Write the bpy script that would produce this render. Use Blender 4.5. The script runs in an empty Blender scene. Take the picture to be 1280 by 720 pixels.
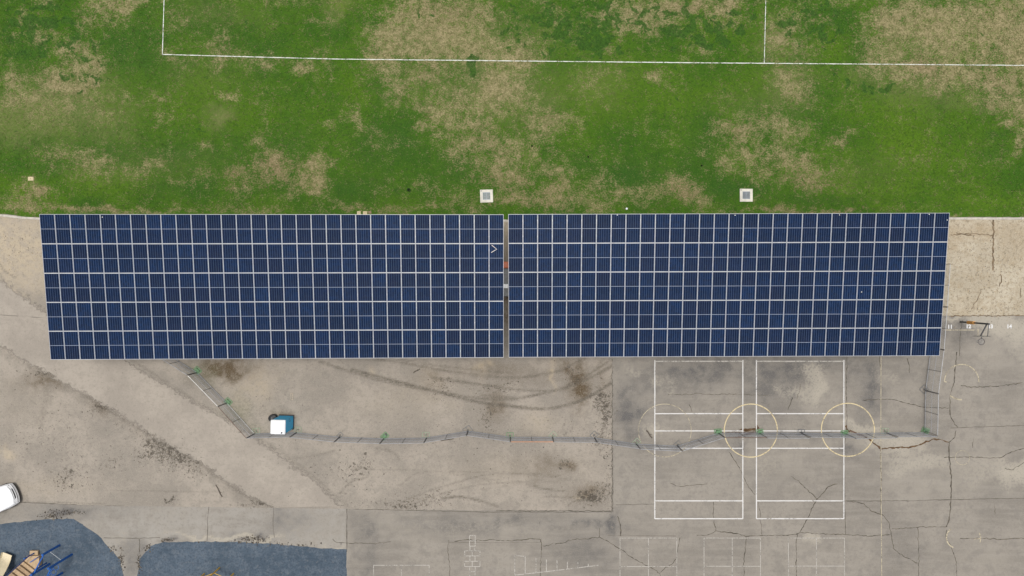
import bpy, bmesh, math, random
import numpy as np
from mathutils import Vector, Matrix

random.seed(7)
RNG = np.random.default_rng(11)
SC = bpy.context.scene
COL = SC.collection

# ------------------------------------------------------------------ camera
CAM_H = 57.0          # drone height over the yard
FPX = 930.0           # focal length in pixels of a 1280 px wide picture
cam_d = bpy.data.cameras.new('camera')
cam_d.sensor_width = 36.0
cam_d.lens = 36.0 * FPX / 1280.0
cam_d.clip_end = 3000.0
cam = bpy.data.objects.new('camera', cam_d)
cam.location = (0, 0, CAM_H)
COL.objects.link(cam)
SC.camera = cam

# ------------------------------------------------------------------ sky and sun (overcast)
SUN_EL, SUN_AZ = math.radians(86), math.radians(5)
world = bpy.data.worlds.new('World')
SC.world = world
world.use_nodes = True
wn = world.node_tree
for n in list(wn.nodes):
    wn.nodes.remove(n)
sky = wn.nodes.new('ShaderNodeTexSky')
sky.sky_type = 'NISHITA'
sky.sun_disc = False
sky.sun_elevation = SUN_EL
sky.sun_rotation = SUN_AZ
sky.air_density = 1.0
sky.dust_density = 4.0
hs = wn.nodes.new('ShaderNodeHueSaturation')
hs.inputs['Saturation'].default_value = 0.22      # a cloudy, nearly neutral sky
bg = wn.nodes.new('ShaderNodeBackground')
bg.inputs['Strength'].default_value = 0.075
wo = wn.nodes.new('ShaderNodeOutputWorld')
wn.links.new(sky.outputs[0], hs.inputs['Color'])
wn.links.new(hs.outputs[0], bg.inputs['Color'])
wn.links.new(bg.outputs[0], wo.inputs['Surface'])

sun_d = bpy.data.lights.new('sun', 'SUN')
sun_d.energy = 1.5
sun_d.angle = math.radians(16)
sun_d.color = (1.0, 0.96, 0.90)
sun = bpy.data.objects.new('sun', sun_d)
COL.objects.link(sun)
dirv = Vector((math.sin(SUN_AZ) * math.cos(SUN_EL), math.cos(SUN_AZ) * math.cos(SUN_EL), math.sin(SUN_EL)))
sun.rotation_euler = dirv.to_track_quat('Z', 'Y').to_euler()
sun.location = dirv * 80

SC.view_settings.view_transform = 'Standard'
SC.view_settings.look = 'None'
SC.view_settings.gamma = 1.0
SC.view_settings.use_curve_mapping = False
SC.view_settings.exposure = 0.76
SC.render.engine = 'CYCLES'
SC.cycles.max_bounces = 6

# ------------------------------------------------------------------ small helpers
def G(px, py, z=0.0):
    """a point of the place, surveyed from the photograph, at height z"""
    d = (CAM_H - z) / FPX
    return Vector(((px - 640.0) * d, (360.0 - py) * d, z))

def lin(r, g, b):
    f = lambda c: (c / 255 / 12.92) if c / 255 <= 0.04045 else ((c / 255 + 0.055) / 1.055) ** 2.4
    return (f(r), f(g), f(b), 1.0)

class NT:
    """tiny node-tree writer"""
    def __init__(self, name):
        self.m = bpy.data.materials.new(name)
        self.m.use_nodes = True
        self.t = self.m.node_tree
        self.b = self.t.nodes['Principled BSDF']
        self.out = self.t.nodes['Material Output']
        self.tc = self.t.nodes.new('ShaderNodeTexCoord')
    def n(self, kind, **kw):
        nd = self.t.nodes.new(kind)
        for k, v in kw.items():
            setattr(nd, k, v)
        return nd
    def put(self, sock, v):
        if v is None:
            return
        if isinstance(v, bpy.types.NodeSocket):
            self.t.links.new(v, sock)
        else:
            sock.default_value = v
    def obj(self):
        return self.tc.outputs['Object']
    def noise(self, scale, detail=4, rough=0.55, vec=None, dist=0.0):
        nd = self.n('ShaderNodeTexNoise')
        self.put(nd.inputs['Vector'], vec or self.obj())
        nd.inputs['Scale'].default_value = scale
        nd.inputs['Detail'].default_value = detail
        nd.inputs['Roughness'].default_value = rough
        nd.inputs['Distortion'].default_value = dist
        return nd.outputs['Fac']
    def voro(self, scale, vec=None, out='Distance', feature='F1', rnd=1.0):
        nd = self.n('ShaderNodeTexVoronoi', feature=feature)
        self.put(nd.inputs['Vector'], vec or self.obj())
        nd.inputs['Scale'].default_value = scale
        nd.inputs['Randomness'].default_value = rnd
        return nd.outputs[out]
    def math(self, op, a, b=None, c=None, clamp=False):
        nd = self.n('ShaderNodeMath', operation=op, use_clamp=clamp)
        self.put(nd.inputs[0], a)
        if b is not None: self.put(nd.inputs[1], b)
        if c is not None: self.put(nd.inputs[2], c)
        return nd.outputs[0]
    def ramp(self, v, lo, hi, a=0.0, b=1.0):
        nd = self.n('ShaderNodeMapRange', interpolation_type='SMOOTHSTEP')
        self.put(nd.inputs['Value'], v)
        nd.inputs['From Min'].default_value = lo
        nd.inputs['From Max'].default_value = hi
        nd.inputs['To Min'].default_value = a
        nd.inputs['To Max'].default_value = b
        return nd.outputs[0]
    def mix(self, f, a, b, mode='MIX'):
        nd = self.n('ShaderNodeMix', data_type='RGBA', blend_type=mode)
        self.put(nd.inputs[0], f)
        self.put(nd.inputs[6], a)
        self.put(nd.inputs[7], b)
        return nd.outputs[2]
    def attr(self, name):
        return self.n('ShaderNodeAttribute', attribute_name=name).outputs['Fac']
    def stretch(self, sx, sy, sz=1.0, rot=0.0):
        nd = self.n('ShaderNodeMapping')
        self.put(nd.inputs['Vector'], self.obj())
        nd.inputs['Scale'].default_value = (sx, sy, sz)
        nd.inputs['Rotation'].default_value = (0, 0, rot)
        return nd.outputs[0]
    def bump(self, h, strength=0.3, dist=0.02):
        nd = self.n('ShaderNodeBump')
        nd.inputs['Strength'].default_value = strength
        nd.inputs['Distance'].default_value = dist
        self.put(nd.inputs['Height'], h)
        self.put(self.b.inputs['Normal'], nd.outputs[0])
    def done(self, color=None, rough=0.9, metal=0.0, spec=None):
        if color is not None: self.put(self.b.inputs['Base Color'], color)
        self.put(self.b.inputs['Roughness'], rough)
        self.put(self.b.inputs['Metallic'], metal)
        if spec is not None: self.b.inputs['Specular IOR Level'].default_value = spec
        return self.m

def simple(name, col, rough=0.6, metal=0.0, var=0.18, scale=6.0, spec=None, bump=0.0):
    m = NT(name)
    c = (*col[:3], 1)
    dark = (*[v * (1 - var) for v in col[:3]], 1)
    light = (*[min(1, v * (1 + var * 0.7)) for v in col[:3]], 1)
    n1 = m.noise(scale, 5, 0.6)
    cc = m.mix(m.ramp(n1, 0.3, 0.7), dark, light)
    if bump:
        m.bump(n1, bump, 0.01)
    return m.done(cc, m.ramp(n1, 0.2, 0.8, rough - 0.08, min(1, rough + 0.08)), metal, spec)

def tag(o, label=None, cat=None, group=None, kind=None):
    if label: o['label'] = label
    if cat: o['category'] = cat
    if group: o['group'] = group
    if kind: o['kind'] = kind
    return o

def empty(name, loc=(0, 0, 0), rz=0.0):
    o = bpy.data.objects.new(name, None)
    o.empty_display_size = 0.3
    o.location = loc
    o.rotation_euler = (0, 0, rz)
    COL.objects.link(o)
    return o

def link(name, mesh, parent=None, loc=None):
    o = bpy.data.objects.new(name, mesh)
    COL.objects.link(o)
    if parent is not None: o.parent = parent
    if loc is not None: o.location = loc
    return o

def copy_tree(o, parent=None):
    c = o.copy()
    COL.objects.link(c)
    c.parent = parent
    for ch in list(o.children):
        copy_tree(ch, c)
    return c

class MB:
    """collects shapes into one mesh"""
    def __init__(self):
        self.v, self.f, self.mi = [], [], []
        self.cur = 0
    def quadbox(self, pts):          # 8 points: bottom ring then top ring
        i = len(self.v)
        self.v += [tuple(p) for p in pts]
        for q in ((3, 2, 1, 0), (4, 5, 6, 7), (0, 1, 5, 4), (1, 2, 6, 5), (2, 3, 7, 6), (3, 0, 4, 7)):
            self.f.append(tuple(i + k for k in q)); self.mi.append(self.cur)
        return self
    def box(self, c, s, rz=0.0):
        cx, cy, cz = c; hx, hy, hz = s[0] / 2, s[1] / 2, s[2] / 2
        ca, sa = math.cos(rz), math.sin(rz)
        P = []
        for z in (-hz, hz):
            for x, y in ((-hx, -hy), (hx, -hy), (hx, hy), (-hx, hy)):
                P.append((cx + x * ca - y * sa, cy + x * sa + y * ca, cz + z))
        return self.quadbox(P)
    def tube(self, a, b, r, n=8, r2=None, caps=True):
        a, b = Vector(a), Vector(b)
        d = (b - a)
        if d.length < 1e-6: return self
        d.normalize()
        u = d.orthogonal().normalized(); w = d.cross(u)
        r2 = r if r2 is None else r2
        i = len(self.v)
        for p, rr in ((a, r), (b, r2)):
            for k in range(n):
                t = 2 * math.pi * k / n
                self.v.append(tuple(p + u * rr * math.cos(t) + w * rr * math.sin(t)))
        for k in range(n):
            k2 = (k + 1) % n
            self.f.append((i + k, i + k2, i + n + k2, i + n + k)); self.mi.append(self.cur)
        if caps:
            self.f.append(tuple(i + k for k in reversed(range(n)))); self.mi.append(self.cur)
            self.f.append(tuple(i + n + k for k in range(n))); self.mi.append(self.cur)
        return self
    def path(self, pts, r, n=8):
        pts = [Vector(p) for p in pts]
        i0 = len(self.v)
        up = None
        for j, p in enumerate(pts):
            d = (pts[min(j + 1, len(pts) - 1)] - pts[max(j - 1, 0)]).normalized()
            if up is None:
                up = d.orthogonal().normalized()
            else:
                up = (up - d * up.dot(d)).normalized()
            w = d.cross(up)
            for k in range(n):
                t = 2 * math.pi * k / n
                self.v.append(tuple(p + up * r * math.cos(t) + w * r * math.sin(t)))
        for j in range(len(pts) - 1):
            for k in range(n):
                k2 = (k + 1) % n
                a = i0 + j * n
                self.f.append((a + k, a + k2, a + n + k2, a + n + k)); self.mi.append(self.cur)
        self.f.append(tuple(i0 + k for k in reversed(range(n)))); self.mi.append(self.cur)
        e = i0 + (len(pts) - 1) * n
        self.f.append(tuple(e + k for k in range(n))); self.mi.append(self.cur)
        return self
    def face(self, pts):
        i = len(self.v)
        self.v += [tuple(p) for p in pts]
        self.f.append(tuple(range(i, i + len(pts)))); self.mi.append(self.cur)
        return self
    def prism(self, pts, z0, z1):
        n = len(pts); i = len(self.v)
        self.v += [(p[0], p[1], z0) for p in pts] + [(p[0], p[1], z1) for p in pts]
        self.f.append(tuple(i + k for k in reversed(range(n)))); self.mi.append(self.cur)
        self.f.append(tuple(i + n + k for k in range(n))); self.mi.append(self.cur)
        for k in range(n):
            k2 = (k + 1) % n
            self.f.append((i + k, i + k2, i + n + k2, i + n + k)); self.mi.append(self.cur)
        return self
    def loft(self, rings, caps=True, closed=True):
        i = len(self.v); n = len(rings[0])
        for r in rings: self.v += [tuple(p) for p in r]
        for j in range(len(rings) - 1):
            for k in range(n if closed else n - 1):
                k2 = (k + 1) % n
                a = i + j * n
                self.f.append((a + k, a + k2, a + n + k2, a + n + k)); self.mi.append(self.cur)
        if caps:
            self.f.append(tuple(i + k for k in reversed(range(n)))); self.mi.append(self.cur)
            e = i + (len(rings) - 1) * n
            self.f.append(tuple(e + k for k in range(n))); self.mi.append(self.cur)
        return self
    def mesh(self, name, mats, smooth=False, bevel=0.0):
        me = bpy.data.meshes.new(name)
        me.from_pydata(self.v, [], self.f)
        mats = mats if isinstance(mats, (list, tuple)) else [mats]
        for m in mats: me.materials.append(m)
        if len(mats) > 1:
            me.polygons.foreach_set('material_index', self.mi)
        bm = bmesh.new(); bm.from_mesh(me)
        if bevel > 0:
            bmesh.ops.bevel(bm, geom=[e for e in bm.edges if len(e.link_faces) == 2 and e.calc_face_angle(0) > 0.6],
                            offset=bevel, segments=2, affect='EDGES', profile=0.6, clamp_overlap=True)
        bmesh.ops.recalc_face_normals(bm, faces=bm.faces[:])
        bm.to_mesh(me); bm.free()
        if smooth:
            me.polygons.foreach_set('use_smooth', [True] * len(me.polygons))
            try: me.set_sharp_from_angle(angle=math.radians(42))
            except Exception: pass
        me.update()
        return me
    def build(self, name, mats, parent=None, loc=None, smooth=False, bevel=0.0):
        return link(name, self.mesh(name, mats, smooth, bevel), parent, loc)

# value noise in numpy, for stains and ragged edges
def vnoise(x, y, seed=0):
    xi, yi = np.floor(x).astype(np.int64), np.floor(y).astype(np.int64)
    xf, yf = x - xi, y - yi
    xf, yf = xf * xf * (3 - 2 * xf), yf * yf * (3 - 2 * yf)
    def h(a, b):
        n = (a * 374761393 + b * 668265263 + seed * 2147483647 + 1013904223) & 0xFFFFFFFF
        n = ((n ^ (n >> 13)) * 1274126177) & 0xFFFFFFFF
        return ((n ^ (n >> 16)) & 0xFFFF) / 65535.0
    return (h(xi, yi) * (1 - xf) + h(xi + 1, yi) * xf) * (1 - yf) + (h(xi, yi + 1) * (1 - xf) + h(xi + 1, yi + 1) * xf) * yf

def fbm(x, y, octv=4, seed=0):
    s, a, t = 0.0, 0.5, 0.0
    for o in range(octv):
        s = s + a * vnoise(x * 2 ** o + 17.3 * o, y * 2 ** o - 9.1 * o, seed + o * 7)
        t += a; a *= 0.55
    return s / t

KPX = FPX / CAM_H                 # ground pixels per metre, used only to read the survey below

def blobs(X, Y, lst, warp=1.0, seed=3):
    """soft patches: (px, py, rx, ry, amount), with wandering outlines"""
    px, py = 640 + X * KPX, 360 - Y * KPX
    wx = (fbm(px / 22, py / 22, 4, seed) - 0.5) * 44 * warp
    wy = (fbm(px / 22 + 50, py / 22 + 9, 4, seed + 5) - 0.5) * 34 * warp
    out = np.zeros_like(px)
    for (cx, cy, rx, ry, a) in lst:
        d = ((px + wx - cx) / rx) ** 2 + ((py + wy - cy) / ry) ** 2
        m = d < 12
        g = a * np.exp(-d[m] * 0.9)
        out[m] = np.maximum(np.maximum(out[m], g), 1 - (1 - out[m]) * (1 - g * 0.75))
    return out

def strokes(X, Y, lst, seed=9):
    """dragged marks along polylines: (points, half width in px, amount)"""
    px, py = 640 + X * KPX, 360 - Y * KPX
    out = np.zeros_like(px)
    nz = fbm(px / 9, py / 9, 3, seed)
    for pts, hw, amt in lst:
        pts = smooth_poly(pts)
        xs = [p[0] for p in pts]; ys = [p[1] for p in pts]
        m = (px > min(xs) - 12) & (px < max(xs) + 12) & (py > min(ys) - 12) & (py < max(ys) + 12)
        if not m.any(): continue
        qx, qy = px[m], py[m]
        best = np.full(qx.shape, 1e9)
        for (ax, ay), (bx, by) in zip(pts[:-1], pts[1:]):
            dx, dy = bx - ax, by - ay
            L = dx * dx + dy * dy + 1e-9
            t = np.clip(((qx - ax) * dx + (qy - ay) * dy) / L, 0, 1)
            best = np.minimum(best, np.hypot(qx - ax - t * dx, qy - ay - t * dy))
        out[m] = np.maximum(out[m], amt * np.clip(1.35 - best / hw, 0, 1) * (0.35 + 1.1 * nz[m]))
    return np.clip(out, 0, 1)

def smooth_poly(pts, n=6):
    if len(pts) < 3: return list(pts)
    P = [np.array(p, float) for p in pts]
    P = [2 * P[0] - P[1]] + P + [2 * P[-1] - P[-2]]
    out = []
    for i in range(1, len(P) - 2):
        for k in range(n):
            t = k / n
            a, b, c, d = P[i - 1], P[i], P[i + 1], P[i + 2]
            out.append(tuple(0.5 * ((2 * b) + (-a + c) * t + (2 * a - 5 * b + 4 * c - d) * t * t + (-a + 3 * b - 3 * c + d) * t ** 3)))
    out.append(tuple(P[-2]))
    return out

def sheet(name, us, vs, fn, z, mat, attrs, relief=0.0, seed=1):
    """a ground sheet: grid (u, v) mapped to x, y by fn, with stain masks as attributes"""
    U, V = np.meshgrid(us, vs)
    X, Y = fn(U, V)
    Z = np.full_like(X, z)
    if relief:
        Z = Z + (fbm(X * 0.6, Y * 0.6, 4, seed) - 0.5) * relief
    nv, nu = X.shape
    co = np.stack([X, Y, Z], -1).reshape(-1, 3).astype(np.float32)
    idx = np.arange(nv * nu).reshape(nv, nu)
    q = np.stack([idx[:-1, :-1], idx[:-1, 1:], idx[1:, 1:], idx[1:, :-1]], -1).reshape(-1, 4)
    a, b, d = co[q[0, 0]], co[q[0, 1]], co[q[0, 3]]
    if np.cross(b - a, d - a)[2] < 0: q = q[:, ::-1]
    me = bpy.data.meshes.new(name)
    me.vertices.add(len(co)); me.vertices.foreach_set('co', co.ravel())
    me.loops.add(q.size); me.loops.foreach_set('vertex_index', q.ravel().astype(np.int32))
    me.polygons.add(len(q))
    me.polygons.foreach_set('loop_start', np.arange(0, q.size, 4, dtype=np.int32))
    me.polygons.foreach_set('loop_total', np.full(len(q), 4, dtype=np.int32))
    me.update(calc_edges=True)
    me.polygons.foreach_set('use_smooth', [True] * len(q))
    for k, f in attrs.items():
        at = me.attributes.new(k, 'FLOAT', 'POINT')
        at.data.foreach_set('value', np.clip(f(X, Y), 0, 1).astype(np.float32).ravel())
    me.materials.append(mat)
    return tag(link(name, me), kind='structure')

def span(lo, a, b, hi, step, coarse):
    """fine steps between a and b, coarse ones out to lo and hi"""
    L = np.arange(lo, a, coarse) if lo < a else np.array([])
    M = np.arange(a, b, step)
    R = np.arange(b, hi + 0.01, coarse) if hi > b else np.array([b])
    return np.concatenate([L, M, R])

# ================================================================== GROUND
# ---- base terrain to the horizon
gm = NT('ground_material')
g1 = gm.noise(0.05, 5)
ground_mat = gm.done(gm.mix(gm.ramp(g1, .35, .65), (.11, .12, .055, 1), (.2, .17, .12, 1)), 0.95)
mb = MB()
mb.face([(-900, -900, -0.06), (900, -900, -0.06), (900, 900, -0.06), (-900, 900, -0.06)])
tag(mb.build('ground', ground_mat), 'flat ground running out to the horizon around the school yard', kind='structure')

# ---- asphalt yard
am = NT('asphalt_material')
big = am.noise(0.16, 5, 0.6)
mid = am.noise(1.1, 6, 0.62)
fine = am.noise(4.5, 6, 0.75)
grit = am.noise(15.0, 4, 0.8)
streak = am.noise(1.0, 5, 0.6, am.stretch(0.25, 2.2, 1, 0.03))
c = am.mix(am.ramp(big, .38, .62), (.188, .171, .149, 1), (.240, .218, .188, 1))
c = am.mix(am.ramp(streak, .42, .62, 0, .5), c, (.258, .236, .206, 1))
c = am.mix(am.ramp(mid, .48, .64, 0, .5), c, (.168, .154, .137, 1))
apr = am.attr('apron')
c = am.mix(am.math('MULTIPLY', apr, am.ramp(mid, .36, .60, .3, 1.0)), c, (.275, .258, .232, 1))
dk = am.math('MULTIPLY', am.attr('dark'), am.ramp(mid, .38, .62, .7, 1.4), clamp=True)
c = am.mix(dk, c, (.098, .094, .092, 1))
lt = am.ramp(am.math('ADD', am.attr('light'), am.math('MULTIPLY', am.math('SUBTRACT', fine, .5), 2.6)), .16, .80, 0, .85)
c = am.mix(lt, c, (.345, .315, .262, 1))
c = am.mix(am.ramp(fine, .50, .66, 0, .42), c, (.120, .109, .096, 1))
c = am.mix(am.ramp(grit, .50, .66, 0, .38), c, (.33, .305, .27, 1))
am.bump(am.math('ADD', grit, fine), 0.5, 0.02)
asphalt_mat = am.done(c, am.ramp(fine, .3, .7, .82, .95), spec=0.25)

A_DARK = [(1000, 458, 110, 13, .38), (870, 458, 60, 14, .42), (965, 500, 40, 20, .25), (787, 522, 16, 18, .75), (775, 490, 9, 16, .45), (800, 480, 30, 22, .28), (985, 468, 26, 14, .5), (955, 480, 20, 22, .4),
          (1087, 488, 13, 34, .55), (1065, 470, 18, 16, .3), (765, 652, 9, 12, .8), (748, 655, 22, 9, .5), (722, 655, 12, 5, .5), (640, 652, 60, 8, .3),
          (560, 655, 50, 10, .25), (455, 660, 14, 22, .4), (880, 470, 40, 18, .35), (1205, 414, 26, 12, .5), (1190, 398, 16, 8, .5),
          (920, 560, 14, 10, .45), (1065, 565, 12, 10, .5), (850, 470, 20, 14, .3), (460, 700, 16, 22, .35), (360, 655, 30, 18, .22),
          (735, 690, 40, 20, .3), (1130, 690, 40, 25, .12), (345, 640, 12, 30, .3), (80, 643, 26, 6, .65), (62, 640, 8, 5, .5), (90, 635, 60, 6, .22),
          (318, 673, 20, 4, .8), (210, 674, 7, 3, .9), (172, 690, 8, 14, .35), (163, 705, 9, 22, .4), (1000, 545, 60, 7, .28), (900, 546, 20, 6, .25)]
A_LIGHT = [(1022, 478, 16, 26, .62), (1000, 492, 24, 14, .45), (1012, 458, 20, 8, .45), (1118, 552, 38, 12, .68), (1150, 575, 45, 14, .5), (1085, 535, 30, 8, .6),
           (1115, 590, 26, 10, .42), (1268, 588, 20, 16, .7), (1225, 590, 40, 22, .35), (1250, 402, 40, 12, .85), (1262, 415, 22, 12, .75), (1215, 396, 50, 4, .75), (1275, 430, 14, 26, .45),
           (1235, 440, 20, 12, .3), (1010, 680, 16, 12, .55), (820, 535, 22, 10, .5), (790, 460, 18, 9, .38), (830, 480, 16, 12, .35), (1110, 470, 20, 16, .3),
           (960, 575, 50, 16, .28), (600, 660, 200, 16, .22), (300, 672, 60, 4, .8), (420, 679, 18, 4, .9), (240, 671, 40, 3, .6), (150, 670, 10, 14, .3), (1165, 610, 30, 12, .25),
           (700, 700, 60, 20, .12), (1240, 700, 40, 20, .15)]
def a_apron(X, Y):
    px, py = 640 + X * KPX, 360 - Y * KPX
    return np.clip((436 - px) / 6, 0, 1) * np.clip((py - 628) / 6, 0, 1) * (0.35 + 0.9 * fbm(px / 60, py / 30, 3, 8)) * np.clip((px + 60) / 200, .35, 1)
xs = span(-110, -42, 42, 110, 0.16, 4.0)
ys = span(-70, -24, 6.4, 6.4, 0.16, 4.0)
asphalt = sheet('asphalt_yard', xs, ys, lambda u, v: (u, v), 0.0, asphalt_mat,
                {'dark': lambda X, Y: np.minimum(blobs(X, Y, A_DARK, 0.7, 21) * 1.35, .9),
                 'light': lambda X, Y: np.minimum(blobs(X, Y, A_LIGHT, 1.1, 31) * 1.25, 1),
                 'apron': a_apron})
tag(asphalt, 'cracked grey asphalt play yard with painted court markings', 'yard')

# ---- bare dirt lot (over the yard, up to the saw-cut edges at its east and south sides)
dm = NT('dirt_material')
big = dm.noise(0.22, 5, 0.6)
mid = dm.noise(1.6, 6, 0.65)
fine = dm.noise(5.0, 6, 0.78)
grit = dm.noise(15.0, 4, 0.8)
spec_ = dm.noise(3.6, 6, .85, None, .6)
c = dm.mix(dm.ramp(big, .38, .62), (.230, .206, .177, 1), (.300, .266, .226, 1))
c = dm.mix(dm.ramp(mid, .46, .62, 0, .5), c, (.205, .186, .160, 1))
sandm = dm.math('MULTIPLY', dm.attr('sand'), dm.ramp(mid, .38, .58, .5, 1.15), clamp=True)
c = dm.mix(sandm, c, (.385, .325, .240, 1))
wet = dm.math('MULTIPLY', dm.attr('wet'), dm.ramp(mid, .38, .58, .7, 1.3), clamp=True)
c = dm.mix(wet, c, (.085, .060, .034, 1))
c = dm.mix(dm.math('MULTIPLY', dm.attr('track'), dm.ramp(fine, .38, .60, .6, 1.25), clamp=True), c, (.090, .078, .062, 1))
moss = dm.math('MULTIPLY', dm.attr('moss'), dm.ramp(fine, .4, .6, .2, .9))
c = dm.mix(moss, c, (.125, .135, .075, 1))
c = dm.mix(dm.ramp(fine, .50, .66, 0, .45), c, (.150, .134, .110, 1))
c = dm.mix(dm.ramp(grit, .50, .66, 0, .40), c, (.40, .366, .318, 1))
deb = dm.ramp(dm.math('ADD', dm.math('MULTIPLY', dm.attr('debris'), .95), dm.math('MULTIPLY', dm.math('SUBTRACT', spec_, .5), 3.6)), .50, .72, 0, .88)
c = dm.mix(deb, c, (.066, .057, .046, 1))
dm.bump(dm.math('ADD', grit, dm.math('MULTIPLY', fine, 1.5)), 0.6, 0.03)
dirt_mat = dm.done(c, 0.95, spec=0.2)

D_SAND = [(20, 310, 55, 45, .95), (-60, 320, 80, 60, .8), (40, 345, 40, 20, .5), (632, 290, 60, 30, .8), (300, 280, 300, 25, .7), (330, 480, 14, 26, .55), (312, 470, 8, 14, .6), (300, 500, 14, 30, .3),
          (692, 468, 4, 16, .95), (600, 462, 6, 8, .9), (611, 449, 5, 4, .9), (460, 460, 4, 5, .6), (5, 567, 10, 6, .95), (545, 470, 20, 10, .25), (672, 528, 20, 16, .32), (520, 500, 60, 20, .18), (730, 620, 8, 3, .95), (640, 590, 90, 20, .12),
          (60, 610, 60, 12, .2), (20, 500, 60, 40, .1)]
D_WET = [(722, 478, 11, 27, 1.0), (719, 488, 11, 14, .8), (278, 461, 30, 12, 1.0), (296, 466, 10, 9, .7), (302, 458, 16, 12, .4), (704, 461, 8, 9, .85), (620, 462, 40, 8, .25), (622, 506, 12, 16, .5), (615, 515, 10, 14, .35), (538, 478, 14, 14, .3), (700, 490, 5, 5, .3),
         (640, 470, 80, 12, .22), (713, 581, 9, 7, .7), (688, 580, 14, 10, .3), (735, 618, 22, 9, .6), (672, 588, 4, 14, .3), (352, 517, 12, 6, .55), (120, 500, 9, 14, .35), (130, 508, 6, 10, .5), (62, 476, 30, 9, .5), (52, 470, 14, 7, .35), (632, 372, 8, 34, .9), (755, 470, 10, 30, .3), (660, 585, 60, 14, .12)]
D_DEB = [(207, 562, 34, 20, .62), (228, 572, 24, 16, .62), (240, 590, 18, 10, .45), (185, 555, 12, 20, .42), (126, 509, 16, 7, .6), (57, 468, 26, 8, .48), (90, 486, 16, 7, .3), (157, 530, 28, 10, .3),
         (756, 516, 12, 30, .62), (750, 495, 14, 16, .46), (757, 550, 8, 20, .4), (620, 484, 30, 10, .45), (610, 520, 14, 16, .38), (713, 470, 14, 20, .45), (735, 622, 26, 10, .66), (745, 618, 12, 10, .85), (712, 581, 9, 7, .5),
         (330, 628, 18, 5, .72), (310, 632, 20, 3, .5), (212, 629, 14, 2.2, .9), (85, 600, 24, 14, .36), (80, 607, 14, 8, .42), (140, 580, 14, 9, .36), (100, 590, 40, 14, .3), (505, 630, 40, 8, .5), (540, 622, 30, 12, .36), (440, 588, 20, 16, .32), (455, 580, 8, 10, .4),
         (720, 540, 30, 20, .22), (640, 540, 200, 60, .16), (420, 600, 60, 30, .24), (60, 560, 90, 40, .26), (50, 500, 50, 40, .22), (555, 480, 14, 12, .4), (545, 488, 10, 12, .35), (760, 600, 6, 40, .38), (340, 500, 60, 30, .2), (30, 380, 20, 26, .28), (20, 300, 60, 30, .2)]
D_MOSS = [(255, 475, 16, 12, .5), (296, 520, 14, 14, .6), (250, 460, 20, 8, .4), (318, 536, 10, 8, .5), (300, 500, 10, 20, .3), (352, 516, 10, 4, .3)]
TR = [([(470, 449), (500, 453), (560, 464), (620, 471), (660, 471), (700, 463), (715, 455), (735, 446)], 1.8, .55),
      ([(480, 446), (540, 456), (600, 463), (640, 466)], 1.4, .35),
      ([(400, 452), (455, 470), (500, 481), (550, 490), (600, 498), (640, 499), (690, 489), (730, 476), (768, 456)], 1.9, .62),
      ([(440, 462), (500, 478), (560, 493), (600, 503), (640, 508), (680, 511), (705, 507), (730, 499), (750, 488), (768, 476)], 2.2, .8),
      ([(540, 472), (610, 482), (660, 488), (700, 487), (730, 472), (760, 452)], 1.8, .62),
      ([(600, 494), (650, 496), (695, 487), (735, 468), (752, 452)], 1.4, .45),
      ([(425, 617), (438, 603), (460, 596)], 1.3, .45), ([(490, 634), (520, 620), (560, 606), (620, 592), (700, 594)], 1.1, .38), ([(510, 632), (550, 618), (600, 606), (680, 600)], 1.1, .32),
      ([(553, 623), (575, 621), (600, 626), (622, 633)], 1.7, .65), ([(658, 605), (680, 611), (705, 614)], 1.3, .65), ([(710, 632), (720, 626), (745, 624)], 1.3, .7), ([(470, 560), (490, 565), (500, 575)], 1.4, .4),
      ([(440, 585), (520, 588), (640, 592), (740, 602)], 1.0, .25), ([(360, 574), (400, 568), (420, 562)], 1.2, .3), ([(600, 612), (660, 604), (720, 600)], .9, .25), ([(500, 606), (520, 592), (550, 590), (620, 600)], 1.0, .25),
      ([(680, 621), (706, 622), (730, 621)], 1.0, .5), ([(0, 330), (8, 340), (20, 347)], 1.2, .5), ([(0, 342), (6, 356)], 1.0, .5),
      ([(0, 431), (30, 446), (60, 466), (110, 496), (150, 522), (200, 552), (245, 576), (300, 615), (340, 634)], 3.4, .5),
      ([(-20, 424), (26, 450), (58, 470), (108, 500), (146, 525), (196, 556), (240, 580), (296, 618), (334, 635)], 6, .2),
      ([(165, 450), (190, 466), (215, 482), (250, 504), (290, 524), (310, 540), (345, 560), (400, 602), (436, 634)], 1.6, .3),
      ([(64, 470), (58, 500), (50, 530)], 5, .22), ([(130, 612), (200, 614), (330, 614)], .9, .3), ([(0, 626), (60, 628), (130, 630)], 1.1, .4)]
LE = 765.0
def lot_fn(u, v):                 # u metres along x, v 0..1 from south edge to the kerb
    px = 640 + u * KPX
    ysouth_px = np.interp(px, [-2000, 0, 130, 433, 600, 765], [622, 626, 632, 636, 638, 638.5])
    ynorth_px = np.interp(px, [-2000, 0, 25, 48, 640, 800], [266, 268.5, 271.5, 273, 276, 275])
    rag = (fbm(u * 2.2, u * 0 + 4.0, 4, 77) - .5) * 1.6
    ys_, yn_ = (360 - ysouth_px - rag) / KPX, (360 - ynorth_px) / KPX
    Y = ys_ + (yn_ - ys_) * v
    edge = np.clip(1 - (7.65 - u) / 0.8, 0, 1)
    X = u + edge * (fbm(Y * 2.6, Y * 0 + 2, 4, 5) - .5) * 0.16
    return X, Y
xe = (LE - 640) / KPX
us = np.concatenate([np.arange(-110, -42, 4.0), np.arange(-42, xe - 0.06, 0.12), [xe]])
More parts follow.
